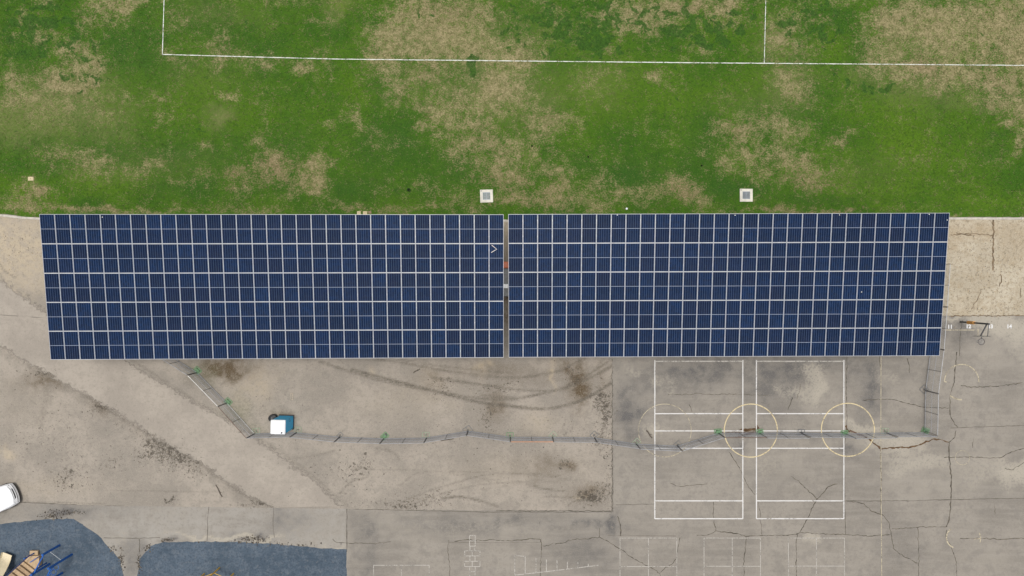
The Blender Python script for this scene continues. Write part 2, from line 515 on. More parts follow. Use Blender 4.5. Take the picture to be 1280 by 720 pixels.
dirt = sheet('dirt_lot', us, np.linspace(0, 1, 190), lot_fn, 0.012, dirt_mat,
             {'sand': lambda X, Y: blobs(X, Y, D_SAND, 0.8, 41), 'wet': lambda X, Y: blobs(X, Y, D_WET, 0.55, 51),
              'debris': lambda X, Y: blobs(X, Y, D_DEB, 0.7, 61), 'moss': lambda X, Y: blobs(X, Y, D_MOSS, 0.8, 71),
              'track': lambda X, Y: strokes(X, Y, TR)}, relief=0.008)
tag(dirt, 'bare tan dirt lot with tyre tracks below the solar canopies', 'dirt lot')

# ---- smooth diagonal path through the dirt
pm = NT('path_material')
big = pm.noise(0.35, 5, 0.6); mid = pm.noise(2.2, 6, 0.65); fine = pm.noise(5.0, 6, 0.76); grit = pm.noise(15, 4, .8)
c = pm.mix(pm.ramp(big, .38, .62), (.266, .237, .204, 1), (.322, .287, .246, 1))
c = pm.mix(pm.ramp(mid, .48, .62, 0, .45), c, (.245, .220, .188, 1))
c = pm.mix(pm.ramp(fine, .51, .66, 0, .38), c, (.17, .152, .128, 1))
c = pm.mix(pm.ramp(grit, .5, .66, 0, .32), c, (.38, .342, .292, 1))
pm.bump(pm.math('ADD', grit, fine), 0.4, 0.02)
path_mat = pm.done(c, .93, spec=.22)
ft = pm.ramp(pm.math('ADD', pm.attr('inside'), pm.math('MULTIPLY', pm.math('SUBTRACT', mid, .5), 2.2)), .15, .75)
ptr = pm.n('ShaderNodeBsdfTransparent'); pmx = pm.n('ShaderNodeMixShader')
pm.t.links.new(ft, pmx.inputs[0]); pm.t.links.new(ptr.outputs[0], pmx.inputs[1]); pm.t.links.new(pm.b.outputs[0], pmx.inputs[2])
pm.t.links.new(pmx.outputs[0], pm.out.inputs['Surface'])
PL = [(-300, 250), (-150, 345), (0, 436), (60, 471), (110, 498), (150, 523), (200, 553), (245, 578), (300, 617), (336, 633)]
PR = [(-100, 272), (0, 345), (60, 388), (165, 452), (215, 483), (250, 504), (290, 525), (330, 551), (400, 602), (433, 634)]
def resample(P, n):
    P = np.array(P, float); d = np.r_[0, np.cumsum(np.hypot(*np.diff(P, axis=0).T))]
    t = np.linspace(0, d[-1], n)
    return np.stack([np.interp(t, d, P[:, 0]), np.interp(t, d, P[:, 1])])
def path_fn(u, v):
    n = u.shape[1]; t = np.arange(n) / n * 150.0
    L, R = resample(PL, n), resample(PR, n)
    L = L + (fbm(t, t * 0 + 3, 2, 15) - .5) * 3.0 * np.array([[-.5], [.86]]) + np.array([[-1.0], [1.7]])
    R = R + (fbm(t, t * 0 + 9, 2, 25) - .5) * 3.0 * np.array([[-.5], [.86]]) + np.array([[1.0], [-1.7]])
    R[1] = np.maximum(R[1], 275.0)
    L[1] = np.minimum(L[1], 634.3); R[1] = np.minimum(R[1], 635.3)
    px = L[0][None] * (1 - v) + R[0][None] * v
    py = L[1][None] * (1 - v) + R[1][None] * v
    return (px - 640) / KPX, (360 - py) / KPX
path = sheet('path', np.linspace(0, 1, 420), np.linspace(0, 1, 14), path_fn, 0.022, path_mat, {'inside': lambda X, Y: np.repeat(np.clip(np.minimum(np.linspace(0, 1, 14), np.linspace(1, 0, 14)) * 6.5, 0, 1)[:, None], X.shape[1], 1)}, relief=0.0)
tag(path, 'smooth dusty path running diagonally across the dirt lot', 'path')

# ---- pale sand bed east of the canopies
sm = NT('sand_material')
big = sm.noise(0.3, 5, .6); mid = sm.noise(1.8, 6, .65); fine = sm.noise(4.2, 6, .8); grit = sm.noise(13, 4, .8)
c = sm.mix(sm.ramp(big, .38, .62), (.350, .305, .232, 1), (.430, .382, .300, 1))
c = sm.mix(sm.ramp(mid, .46, .62, 0, .55), c, (.325, .268, .185, 1))
c = sm.mix(sm.math('MULTIPLY', sm.attr('brown'), .75), c, (.300, .228, .140, 1))
c = sm.mix(sm.ramp(fine, .51, .60, 0, .66), c, (.185, .15, .10, 1))
c = sm.mix(sm.ramp(grit, .5, .66, 0, .4), c, (.54, .49, .40, 1))
sm.bump(sm.math('ADD', grit, sm.math('MULTIPLY', fine, 2)), 0.6, 0.04)
sand_mat = sm.done(c, .95, spec=.2)
def sand_fn(u, v):
    px = 640 + u * KPX
    yn_ = (360 - np.interp(px, [600, 1188, 1280, 3000], [275, 273.6, 273.6, 270])) / KPX
    ys_ = (360 - (394.5 + (fbm(u * 1.5, u * 0, 4, 6) - .5) * 1.6)) / KPX
    return u, ys_ + (yn_ - ys_) * v
us = np.concatenate([np.arange(0.6, 33, 0.5), np.arange(33, 44, 0.14), np.arange(44, 111, 4.0)])
S_BR = [(1215, 285, 60, 10, .7), (1190, 300, 10, 12, .5), (1275, 300, 14, 14, .5), (1232, 290, 8, 12, .6), (1265, 325, 16, 8, .35), (1200, 385, 40, 8, .25)]
sand = sheet('sand_bed', us, np.linspace(0, 1, 70), sand_fn, 0.018, sand_mat, {'brown': lambda X, Y: blobs(X, Y, S_BR, .8, 15)}, relief=0.02)
tag(sand, 'pale sand bed between the lawn and the asphalt beside the canopies', 'sand')

# ---- lawn
lm = NT('grass_material')
big = lm.noise(0.28, 6, .7); mid = lm.noise(1.4, 6, .66); fine = lm.noise(5.0, 6, .72); grit = lm.noise(12, 5, .8); spk = lm.noise(8.5, 3, .8, lm.stretch(1, 1.3))
green = lm.mix(lm.ramp(big, .38, .62), (.031, .094, .007, 1), (.054, .124, .008, 1))
green = lm.mix(lm.math('MULTIPLY', lm.attr('bright'), 1.0, clamp=True), green, (.078, .154, .008, 1))
green = lm.mix(lm.math('MULTIPLY', lm.attr('deep'), .9), green, (.026, .080, .012, 1))
green = lm.mix(lm.ramp(fine, .47, .62, 0, .55), green, (.022, .056, .009, 1))
green = lm.mix(lm.ramp(grit, .50, .66, 0, .5), green, (.098, .156, .018, 1))
straw = lm.math('MULTIPLY', lm.attr('pale'), lm.ramp(fine, .38, .58, .5, 1.0))
green = lm.mix(straw, green, (.142, .160, .055, 1))
tan = lm.mix(lm.ramp(mid, .4, .6), (.212, .180, .092, 1), (.268, .226, .122, 1))
tan = lm.mix(lm.attr('brown'), tan, (.225, .160, .098, 1))
tan = lm.mix(lm.ramp(grit, .48, .62, 0, .7), tan, (.40, .33, .19, 1))
tan = lm.mix(lm.ramp(fine, .47, .60, 0, .7), tan, (.100, .108, .034, 1))
nz = lm.math('ADD', lm.math('MULTIPLY', lm.math('SUBTRACT', mid, .5), 1.7), lm.math('MULTIPLY', lm.math('SUBTRACT', fine, .5), 1.9))
nz = lm.math('ADD', nz, lm.math('MULTIPLY', lm.math('SUBTRACT', spk, .5), 2.4))
patch = lm.noise(.45, 4, .6)
nz = lm.math('ADD', nz, lm.ramp(patch, .35, .68, -.12, .15))
dry = lm.ramp(lm.math('ADD', lm.attr('dry'), nz), .10, .98, .0, .97)
c = lm.mix(dry, green, tan)
clm = lm.ramp(lm.math('ADD', lm.math('MULTIPLY', lm.attr('clump'), .55), lm.math('MULTIPLY', lm.math('SUBTRACT', lm.noise(1.15, 5, .62, None, .4), .5), 2.2)), .34, .46)
c = lm.mix(lm.math('MULTIPLY', clm, lm.ramp(grit, .40, .60, 1.0, .75)), c, lm.mix(lm.ramp(fine, .42, .6), (.040, .100, .014, 1), (.024, .066, .010, 1)))
lm.bump(lm.math('ADD', grit, lm.math('MULTIPLY', fine, 1.5)), 0.8, 0.06)
grass_mat = lm.done(c, .9, spec=.15)

G_DRY = [(100, 262, 80, 6, .6), (30, 262, 40, 6, .55), (300, 262, 60, 8, .55), (200, 263, 60, 4, .5), (90, 58, 26, 14, .75), (112, 82, 20, 18, .75), (60, 45, 34, 8, .55), (40, 30, 20, 8, .4), (75, 100, 26, 16, .95), (100, 108, 20, 10, .8), (140, 8, 30, 14, .85), (165, 2, 26, 8, .7), (15, 95, 16, 14, .6), (25, 120, 30, 16, .62),
         (60, 130, 40, 20, .55), (120, 30, 26, 10, .5), (130, 140, 26, 22, .42), (30, 15, 14, 8, .5), (60, 4, 16, 8, .45),
         (268, 58, 24, 14, .55), (215, 72, 12, 8, .55), (272, 80, 10, 8, .6), (330, 82, 12, 6, .55), (380, 88, 10, 9, .65), (230, 25, 40, 12, .3), (300, 75, 70, 10, .36), (405, 75, 12, 10, .5),
         (200, 125, 26, 10, .42), (285, 118, 20, 8, .42), (210, 150, 14, 20, .3), (260, 185, 10, 6, .55), (325, 178, 10, 14, .5), (415, 158, 12, 6, .6), (400, 20, 16, 8, .4),
         (292, 218, 16, 16, .68), (310, 225, 20, 18, .55), (345, 200, 18, 12, .72), (352, 212, 24, 16, .65), (388, 208, 18, 10, .75), (392, 226, 16, 14, .78), (370, 235, 30, 14, .55), (225, 225, 10, 6, .5), (248, 212, 8, 6, .5),
         (110, 205, 40, 14, .46), (190, 205, 26, 8, .44), (45, 240, 18, 14, .62), (18, 250, 16, 12, .55), (85, 195, 30, 10, .42), (150, 215, 50, 8, .4), (135, 205, 10, 6, .55),
         (520, 28, 50, 40, .82), (490, 55, 28, 30, .70), (560, 45, 40, 36, .80), (600, 20, 26, 26, .70), (480, 85, 24, 22, .68), (500, 112, 18, 16, .70), (540, 95, 30, 24, .45), (565, 60, 40, 20, .70), (625, 62, 40, 22, .82), (660, 70, 22, 14, .72), (620, 100, 26, 32, .80),
         (650, 115, 22, 26, .62), (585, 120, 36, 20, .55), (545, 140, 26, 14, .62), (610, 145, 30, 20, .50), (570, 150, 26, 18, .58), (685, 150, 22, 22, .66), (720, 155, 14, 8, .55), (600, 175, 36, 16, .52), (580, 185, 24, 20, .55), (635, 190, 40, 20, .46), (670, 180, 30, 20, .42), (525, 158, 8, 8, .65), (447, 150, 12, 10, .5), (465, 165, 12, 8, .5), (480, 182, 30, 5, .38),
         (620, 205, 26, 16, .70), (640, 225, 26, 14, .72), (690, 215, 30, 10, .52), (700, 236, 30, 10, .66), (740, 230, 20, 12, .5), (660, 250, 60, 10, .74), (740, 252, 26, 12, .66), (520, 260, 70, 6, .5), (435, 262, 40, 6, .55), (530, 235, 20, 8, .38), (560, 250, 26, 8, .42), (800, 245, 40, 14, .5),
         (690, 15, 18, 8, .4), (700, 30, 20, 8, .42), (770, 20, 40, 20, .55), (810, 20, 40, 18, .82), (840, 8, 34, 10, .78), (795, 40, 18, 10, .6), (870, 8, 30, 8, .62), (855, 40, 24, 8, .45), (760, 60, 20, 8, .3), (905, 25, 26, 10, .5), (745, 100, 30, 20, .28),
         (820, 98, 12, 10, .62), (850, 80, 10, 6, .5), (905, 5, 30, 12, .7), (880, 60, 16, 8, .45),
         (972, 50, 20, 22, .62), (990, 25, 20, 16, .55), (1000, 60, 26, 14, .42), (990, 105, 26, 16, .52), (985, 90, 34, 10, .50), (1020, 20, 18, 10, .40), (1000, 120, 20, 14, .45), (1090, 85, 26, 10, .66),
         (1110, 40, 30, 26, .80), (1100, 65, 24, 14, .70), (1140, 20, 34, 26, .86), (1180, 40, 50, 40, .92), (1240, 30, 50, 40, .90), (1275, 60, 40, 46, .90), (1150, 85, 40, 14, .78), (1200, 95, 40, 20, .80), (1250, 105, 36, 20, .82), (1125, 100, 22, 10, .62), (1175, 112, 20, 8, .66), (1280, 140, 22, 24, .75), (1262, 148, 16, 8, .6), (1278, 180, 10, 16, .62), (1240, 130, 22, 8, .5),
         (920, 165, 16, 14, .72), (932, 158, 14, 12, .66), (900, 160, 14, 10, .5), (960, 150, 36, 18, .46), (985, 165, 34, 12, .5), (1042, 175, 12, 8, .6), (1060, 160, 20, 8, .4), (925, 195, 20, 10, .50), (970, 195, 30, 10, .55), (1000, 205, 24, 14, .70), (1020, 220, 26, 14, .62), (998, 228, 16, 12, .72), (950, 215, 40, 10, .44), (900, 205, 14, 6, .5), (940, 190, 60, 20, .36),
         (850, 238, 26, 14, .78), (845, 228, 14, 10, .6), (870, 250, 20, 10, .5), (1000, 262, 60, 5, .85), (1040, 262, 40, 4, .7), (935, 262, 40, 5, .5), (1130, 200, 20, 10, .25), (1195, 268, 30, 3, .6)]
G_BROWN = [(80, 260, 90, 8, .6), (345, 215, 50, 26, .85), (292, 218, 26, 18, .8), (640, 240, 80, 24, .6), (850, 240, 34, 18, 1.0), (1005, 225, 44, 22, .75), (1000, 262, 70, 8, 1.0), (45, 242, 24, 16, .7), (560, 15, 40, 16, .5), (1150, 80, 22, 10, .8), (1245, 95, 20, 10, .5), (915, 165, 22, 14, .5), (1042, 174, 14, 8, .5), (535, 90, 24, 16, .5), (270, 62, 22, 12, .4), (870, 8, 30, 10, .5), (500, 258, 100, 8, .6), (685, 150, 20, 14, .3), (600, 180, 60, 20, .25)]
G_BRIGHT = [(430, 8, 14, 14, 1.0), (210, 135, 40, 30, .45), (300, 150, 60, 30, .45), (750, 110, 60, 40, .55), (800, 130, 50, 24, .5), (1110, 140, 50, 26, .55), (1130, 190, 60, 40, .7), (1200, 200, 50, 40, .55), (1230, 250, 60, 16, .6), (1090, 240, 60, 20, .5), (20, 235, 22, 16, .8), (60, 250, 24, 10, .5), (940, 100, 30, 24, .5), (440, 110, 20, 30, .6), (420, 200, 40, 40, .2), (120, 230, 60, 14, .5), (30, 75, 18, 12, .4), (250, 110, 40, 20, .35), (1040, 60, 20, 20, .5), (880, 120, 40, 20, .4)]
G_DEEP = [(150, 65, 30, 34, .75), (34, 66, 22, 24, .65), (165, 40, 24, 20, .5), (592, 74, 8, 7, 1.0), (592, 94, 10, 10, .85), (570, 210, 30, 22, .7), (500, 170, 50, 30, .5), (480, 190, 40, 24, .5), (440, 235, 60, 16, .6), (790, 220, 50, 24, .75), (720, 210, 20, 20, .5), (770, 20, 26, 20, .5), (680, 15, 20, 16, .5), (370, 180, 30, 26, .5), (220, 190, 90, 16, .5), (240, 235, 50, 16, .4), (920, 235, 60, 14, .7), (960, 76, 8, 5, 1.0), (710, 45, 16, 14, .5), (1050, 20, 16, 14, .5), (880, 180, 26, 30, .4), (1240, 190, 20, 12, .5), (1240, 168, 22, 8, .6), (1020, 250, 60, 6, .5), (330, 60, 50, 30, .25), (40, 180, 40, 12, .45), (120, 190, 50, 8, .45), (500, 237, 4, 4, 1.0), (315, 200, 30, 8, .3)]
G_PALE = [(60, 140, 70, 32, .85), (10, 150, 40, 26, .7), (130, 150, 34, 22, .75), (100, 110, 40, 20, .6), (281, 149, 15, 13, .9), (272, 138, 10, 6, .5), (620, 110, 50, 40, .6), (680, 130, 30, 26, .5), (740, 105, 40, 24, .35), (985, 105, 30, 20, .6), (975, 55, 24, 26, .5), (1150, 110, 60, 14, .6), (1200, 130, 60, 10, .45), (1080, 95, 24, 12, .5), (160, 175, 12, 8, .6), (250, 90, 60, 30, .2), (270, 20, 60, 16, .3), (420, 10, 14, 16, .5), (950, 130, 50, 20, .3), (520, 110, 40, 20, .3), (1130, 60, 30, 20, .4), (200, 200, 80, 20, .18), (150, 215, 80, 16, .2), (1075, 215, 50, 20, .2), (600, 50, 80, 30, .5)]
G_CLUMP = [(40, 20, 50, 24, .8), (70, 40, 40, 24, .75), (20, 55, 30, 30, .7), (110, 65, 30, 30, .6), (690, 25, 40, 30, .8), (720, 50, 40, 24, .7), (750, 30, 30, 40, .8), (800, 30, 60, 26, .6), (880, 45, 60, 24, .75), (910, 25, 40, 16, .6), (840, 20, 60, 20, .5), (1010, 25, 30, 24, .75), (1045, 35, 26, 30, .7), (985, 30, 20, 20, .5), (592, 74, 9, 8, .9), (592, 92, 10, 12, .8), (535, 15, 14, 10, .7), (100, 100, 40, 14, .4), (120, 112, 20, 14, .5), (1070, 105, 30, 14, .6), (1110, 110, 30, 12, .5), (640, 40, 20, 30, .4)]
def kerb_px(px):
    return np.interp(px, [-3000, -200, 0, 25, 48, 640, 1188, 1280, 4000], [262, 265, 268.2, 271.2, 272.8, 275.2, 272.4, 272.4, 268])
def lawn_fn(u, v):
    px = 640 + u * KPX
    yk = (360 - kerb_px(px)) / KPX + 0.06 + (fbm(u * 2.0, u * 0 + 1, 4, 91) - .5) * 0.12
    return u, yk + v * (1 + 0.0)
vs = np.concatenate([np.arange(0, 19.0, 0.11), np.arange(19.0, 90, 4.0)])
lawn = sheet('lawn', span(-110, -42, 42, 110, 0.13, 4.0), vs, lawn_fn, 0.03, grass_mat,
             {'dry': lambda X, Y: np.maximum(blobs(X, Y, G_DRY, .75, 101), np.clip((Y - 21) / 3, 0, 1) * np.clip((fbm(X * .12, Y * .12, 4, 161) - .42) * 4, 0, .85)), 'brown': lambda X, Y: blobs(X, Y, G_BROWN, .7, 111), 'bright': lambda X, Y: blobs(X, Y, G_BRIGHT, .9, 121),
              'deep': lambda X, Y: blobs(X, Y, G_DEEP, .55, 131), 'clump': lambda X, Y: blobs(X, Y, G_CLUMP, .6, 151), 'pale': lambda X, Y: blobs(X, Y, G_PALE, .9, 141)}, relief=0.05)
tag(lawn, 'patchy green and straw coloured sports lawn above the canopies', 'lawn')

# ---- grass tufts standing out of the lawn (uncountable)
def grass_tufts(n):
    R = np.random.default_rng(5)
    cx = R.uniform(-43, 43, n); v = R.uniform(0.05, 18.6, n)
    cx2, cy = lawn_fn(cx, v)
    dry = np.maximum(blobs(cx, cy, G_DRY, .75, 101), 0)
    m = 3
    bx, by = np.repeat(cx, m), np.repeat(cy, m)
    a = R.uniform(0, 6.283, n * m); L = R.uniform(.05, .13, n * m); w = R.uniform(.012, .028, n * m); h = R.uniform(.02, .07, n * m)
    bz = 0.03 + (fbm(bx * .6, by * .6, 4, 1) - .5) * .05 - .006
    ox, oy = R.normal(0, .02, n * m), R.normal(0, .02, n * m)
    bx, by = bx + ox, by + oy
    P = np.stack([np.stack([bx - np.sin(a) * w, by + np.cos(a) * w, bz], -1), np.stack([bx + np.sin(a) * w, by - np.cos(a) * w, bz], -1),
                  np.stack([bx + np.cos(a) * L, by + np.sin(a) * L, bz + h], -1)], 1).reshape(-1, 3).astype(np.float32)
    me = bpy.data.meshes.new('grass_tufts')
    nt = n * m
    me.vertices.add(nt * 3); me.vertices.foreach_set('co', P.ravel())
    me.loops.add(nt * 3); me.loops.foreach_set('vertex_index', np.arange(nt * 3, dtype=np.int32))
    me.polygons.add(nt); me.polygons.foreach_set('loop_start', np.arange(0, nt * 3, 3, dtype=np.int32)); me.polygons.foreach_set('loop_total', np.full(nt, 3, dtype=np.int32))
    me.update(calc_edges=True)
    jit = R.normal(0, .30, n)
    vals = {'dry': dry + jit - .02, 'brown': blobs(cx, cy, G_BROWN, .7, 111), 'bright': blobs(cx, cy, G_BRIGHT, .9, 121) + R.uniform(-.1, .35, n), 'deep': blobs(cx, cy, G_DEEP, .55, 131) + R.uniform(-.2, .3, n),
            'pale': blobs(cx, cy, G_PALE, .9, 141) + R.uniform(-.1, .15, n), 'clump': blobs(cx, cy, G_CLUMP, .6, 151)}
    for k, f in vals.items():
        at = me.attributes.new(k, 'FLOAT', 'POINT')
        at.data.foreach_set('value', np.repeat(np.clip(f, 0 if k != 'dry' else -.3, 1.1), m * 3).astype(np.float32))
    me.materials.append(grass_mat)
    return tag(link('grass_tufts', me), 'short green and straw grass blades covering the sports lawn', 'grass', kind='stuff')
grass_tufts(70000)

# ---- kerb between lawn and sand
conc_mat = simple('concrete_material', (.44, .41, .36), .9, var=.25, scale=3.0, bump=.3)
mb = MB()
xk = np.arange(-45, 46, 1.5)
for i in range(len(xk) - 1):
    P = []
    for z in (-0.03, 0.06):
        for x, off in ((xk[i], -.13), (xk[i + 1] - .008, -.13), (xk[i + 1] - .008, .03), (xk[i], .03)):
            P.append((x, (360 - float(kerb_px(640 + x * KPX))) / KPX + off, z))
    mb.quadbox(P)
tag(mb.build('kerb', conc_mat, bevel=0.01), 'thin pale concrete kerb edging the lawn', kind='structure')

# ---- blue play surfacing
bm_ = NT('safety_surface_material')
big = bm_.noise(0.35, 5, .6); mid = bm_.noise(1.6, 6, .7); fine = bm_.noise(6, 6, .8)
c = bm_.mix(bm_.ramp(big, .38, .62), (.052, .074, .100, 1), (.080, .106, .138, 1))
c = bm_.mix(bm_.ramp(mid, .46, .62, 0, .6), c, (.105, .128, .155, 1))
c = bm_.mix(bm_.ramp(fine, .46, .62, 0, .65), c, (.034, .046, .066, 1))
c = bm_.mix(bm_.ramp(bm_.noise(2.6, 6, .8), .55, .70, 0, .5), c, (.17, .172, .17, 1))
bm_.bump(fine, .4, .01)
blue_mat = bm_.done(c, .9, spec=.2)
def surf(label, pts, seed):
    P = []
    for i, p in enumerate(pts):
        q = pts[(i + 1) % len(pts)]
        n = max(1, int(math.hypot(q[0] - p[0], q[1] - p[1]) / 2))
        for k in range(n):
            t = k / n
            x, y = p[0] + (q[0] - p[0]) * t, p[1] + (q[1] - p[1]) * t
            j = 1.5
            x += (float(fbm(np.array([x / 6.]), np.array([y / 6.]), 4, seed)[0]) - .5) * 2 * j
            y += (float(fbm(np.array([x / 6.]), np.array([y / 6. + 40]), 4, seed)[0]) - .5) * 2 * j
            P.append(((x - 640) / KPX, (360 - y) / KPX))
    mb = MB(); mb.prism(list(reversed(P)), -0.02, 0.016)
    o = mb.build('safety_surface', blue_mat)
    return tag(o, label, 'play surface', 'blue rubber play surfaces', 'structure')
surf('blue rubber play surface under the play structure in the corner', [(-260, 668), (0, 655), (50, 649.5), (92, 648.5), (122, 668), (137, 685), (150, 700), (155, 720), (157, 900), (-260, 900)], 3)
surf('blue rubber play surface with yellow climber, bounded by asphalt', [(171, 900), (172, 720), (175, 698), (190, 682), (204, 677.5), (290, 677), (345, 680), (400, 685), (433, 687), (433, 900)], 5)

# ================================================================== MARKINGS AND CRACKS
def paint(name, col, wear):
    m = NT(name)
    n1 = m.noise(7.0, 5, .75); n2 = m.noise(1.2, 3, .6)
    f = m.ramp(m.math('ADD', n1, m.math('MULTIPLY', m.math('SUBTRACT', n2, .5), .7)), wear - .16, wear + .16)
    m.done((*col, 1), .8, spec=.3)
    tr = m.n('ShaderNodeBsdfTransparent'); mx = m.n('ShaderNodeMixShader')
    m.t.links.new(f, mx.inputs[0]); m.t.links.new(tr.outputs[0], mx.inputs[1]); m.t.links.new(m.b.outputs[0], mx.inputs[2])
    m.t.links.new(mx.outputs[0], m.out.inputs['Surface'])
    return m.m
white_new = paint('white_line_paint', (.56, .55, .54), .34)
white_old = paint('worn_white_paint', (.38, .36, .33), .40)
yellow_new = paint('yellow_line_paint', (.55, .46, .28), .38)
yellow_old = paint('faded_yellow_paint', (.42, .37, .27), .42)
number_paint = paint('number_paint', (.60, .60, .60), .26)
field_paint = paint('field_line_paint', (.60, .62, .57), .40)

def ribbon(mb, pts, w, z, jit=0.15, step=0.25, closed=False, wander=0.0):
    """flat strip along px points, width in metres with uneven edges"""
    W = [G(p[0], p[1], 0) for p in pts]
    if closed: W.append(W[0])
    P = []
    for a, b in zip(W[:-1], W[1:]):
        n = max(1, int((b - a).length / step))
        for k in range(n):
            P.append(a + (b - a) * (k / n))
    P.append(W[-1])
    if wander:
        for k in range(1, len(P) - 1):
            P[k] = P[k] + Vector((random.uniform(-1, 1), random.uniform(-1, 1), 0)) * wander
    i = len(mb.v)
    for k, p in enumerate(P):
        d = P[min(k + 1, len(P) - 1)] - P[max(k - 1, 0)]
        d.z = 0
        d.normalize()
        nrm = Vector((-d.y, d.x, 0))
        h1 = w / 2 * (1 + random.uniform(-jit, jit)); h2 = w / 2 * (1 + random.uniform(-jit, jit))
        mb.v.append((p.x + nrm.x * h1, p.y + nrm.y * h1, z)); mb.v.append((p.x - nrm.x * h2, p.y - nrm.y * h2, z))
    for k in range(len(P) - 1):
        a = i + 2 * k
        mb.f.append((a, a + 1, a + 3, a + 2)); mb.mi.append(mb.cur)
    return mb

def circle_px(cx, cy, r, a0=0, a1=360, n=60):
    return [(cx + r * math.cos(math.radians(a0 + (a1 - a0) * k / n)), cy + r * math.sin(math.radians(a0 + (a1 - a0) * k / n))) for k in range(n + 1)]

ZP = 0.006
def marking(name, segs, w, mat, parent=asphalt, z=ZP, jit=.12, label=None):
    """strokes of one marking; crossing strokes sit 0.4 mm apart"""
    mb = MB()
    for k, s in enumerate(segs):
        ribbon(mb, s, w, z + 0.0004 * k, jit)
    o = mb.build(name, mat, parent)
    if label: o['label'] = label
    return o

for (x0, x1) in ((818.5, 928.5), (945.5, 1054.8)):
    segs = [[(x0, 450), (x0, 648.5)], [(x1, 450), (x1, 648.5)], [(x0, 648.3), (x1, 648.3)], [(x0, 626), (x1, 626)],
            [(x0, 560.3), (x1, 560.3)], [(x0, 538.6), (x1, 538.6)], [(x0, 517), (x1, 517)]]
    marking('court_marking', segs, 0.080, white_new)
    marking('court_end_line', [[(x0, 451.6), (x1, 451.6)]], 0.09, white_old, z=ZP + .004)
for (cx, cy) in ((938.5, 538.2), (1059.8, 537.2)):
    marking('painted_circle', [circle_px(cx, cy, 33.2)], 0.075, yellow_new, z=ZP + .006)
marking('painted_circle', [circle_px(831, 538, 33, 150, 395)], 0.045, yellow_old, z=ZP + .006)
marking('painted_circle', [circle_px(831, 538, 33, 35, 150)], 0.055, yellow_old, z=ZP + .008)
marking('painted_arc', [[(1180.5, 477), (1183.5, 477.5)] , circle_px(1202, 477, 21.5, 180, 362, 30)], 0.075, yellow_old, z=ZP + .006)
marking('painted_arc', [circle_px(1202, 477, 22.5, 90, 130, 10)], 0.11, yellow_old, z=ZP + .009)
marking('painted_arc', [circle_px(1203, 572, 9, 0, 360, 24)], 0.03, yellow_old, z=ZP + .006)
marking('painted_arc', [circle_px(1196, 672, 13, 110, 235, 14)], 0.09, yellow_old, z=ZP + .006)
marking('painted_arc', [[(1224, 666), (1226, 672), (1225, 678)], [(1218, 674), (1226, 673)]], 0.07, yellow_old, z=ZP + .006)
# four-square grids along the bottom
for (x0, x1, y0) in ((775, 846, 672.5), (880, 950.5, 672.5), (985.5, 1055.5, 672.5), (467, 536.5, 706.5)):
    xm = (x0 + x1) / 2; h = x1 - x0
    segs = [[(x0, y0), (x1, y0)], [(x0, y0), (x0, y0 + h)], [(x1, y0), (x1, y0 + h)], [(x0, y0 + h), (x1, y0 + h)], [(xm, y0), (xm, y0 + h)], [(x0, y0 + h / 2), (x1, y0 + h / 2)]]
    marking('four_square_marking', segs, 0.05, white_old, z=ZP + .003)
# hopscotch
hx = 590.5
segs = []
def sq(x0, y0, x1, y1):
    segs.extend([[(x0, y0), (x1, y0)], [(x1, y0), (x1, y1)], [(x1, y1), (x0, y1)], [(x0, y1), (x0, y0)]])
sq(587, 669.3, 594, 676); sq(587, 676, 594, 682.6); sq(587.5, 682.6, 593.5, 688.5); sq(580.8, 688.5, 590.3, 694.8); sq(590.3, 688.5, 600, 694.8)
sq(587.5, 694.8, 593.8, 701.5); sq(580.8, 701.5, 590.3, 708); sq(590.3, 701.5, 600, 708); sq(587, 708, 594, 714.3); sq(587.2, 714.3, 593.8, 722)
marking('hopscotch_marking', segs, 0.055, white_old)
# stepped number ladder
tops = [(643.5, 694.3, 718.8), (656.5, 695.5, 717), (670, 697, 716), (683, 698.5, 714.6), (696.3, 700, 713), (709.2, 701.5, 711.6), (722.3, 703, 710), (735.3, 704.8, 708.6)]
segs = [[(x, a), (x, b)] for x, a, b in tops] + [[(643.5, 694.3), (656.5, 695.5)], [(643.5, 718.8), (680, 714.8), (748, 706.6)]]
marking('ladder_marking', segs, 0.06, white_old)
# numbers by the sand bed
for txt, x, y in (('11', 1187.5, 410.6), ('12', 1210.5, 410.2), ('13', 1238, 410.2), ('14', 1261.5, 410.2)):
    cu = bpy.data.curves.new('painted_number', 'FONT')
    cu.body = txt; cu.size = 0.40; cu.align_x = 'CENTER'; cu.offset = 0.016
    to = bpy.data.objects.new('tmp', cu); COL.objects.link(to)
    me = bpy.data.meshes.new_from_object(to.evaluated_get(bpy.context.evaluated_depsgraph_get()))
    bpy.data.objects.remove(to)
    me.name = 'painted_number'; me.materials.clear(); me.materials.append(number_paint)
    o = link('painted_number', me, asphalt, G(x, y) + Vector((0, 0, ZP)))
    o['label'] = 'white painted number %s on the asphalt' % txt
marking('yard_line', [[(1180, 412.5), (1218, 412.5)]], 0.06, yellow_old)
marking('yard_line', [[(1222.5, 411.5), (1222.5, 419)]], 0.08, yellow_old)
marking('yard_line', [[(1101.3, 446), (1101, 540), (1101.5, 640), (1102.5, 760)]], 0.05, yellow_old, z=ZP + .001)
# sports field lines on the grass
ZF = 0.062
def field_line(segs, w=0.062):
    mb = MB()
    for k, s in enumerate(segs): ribbon(mb, s, w, ZF + .002 * k, .25, .2)
    mb.build('field_line', field_paint, lawn)
field_line([[(203, 68.3), (300, 71), (425, 74.2), (600, 76), (855, 78.6), (960, 79.4), (1280, 82), (1700, 85)]])
field_line([[(203.4, 69), (205.5, 0), (209, -120)]], .055)
field_line([[(955, 79), (957, 0), (960, -160)]], .055)

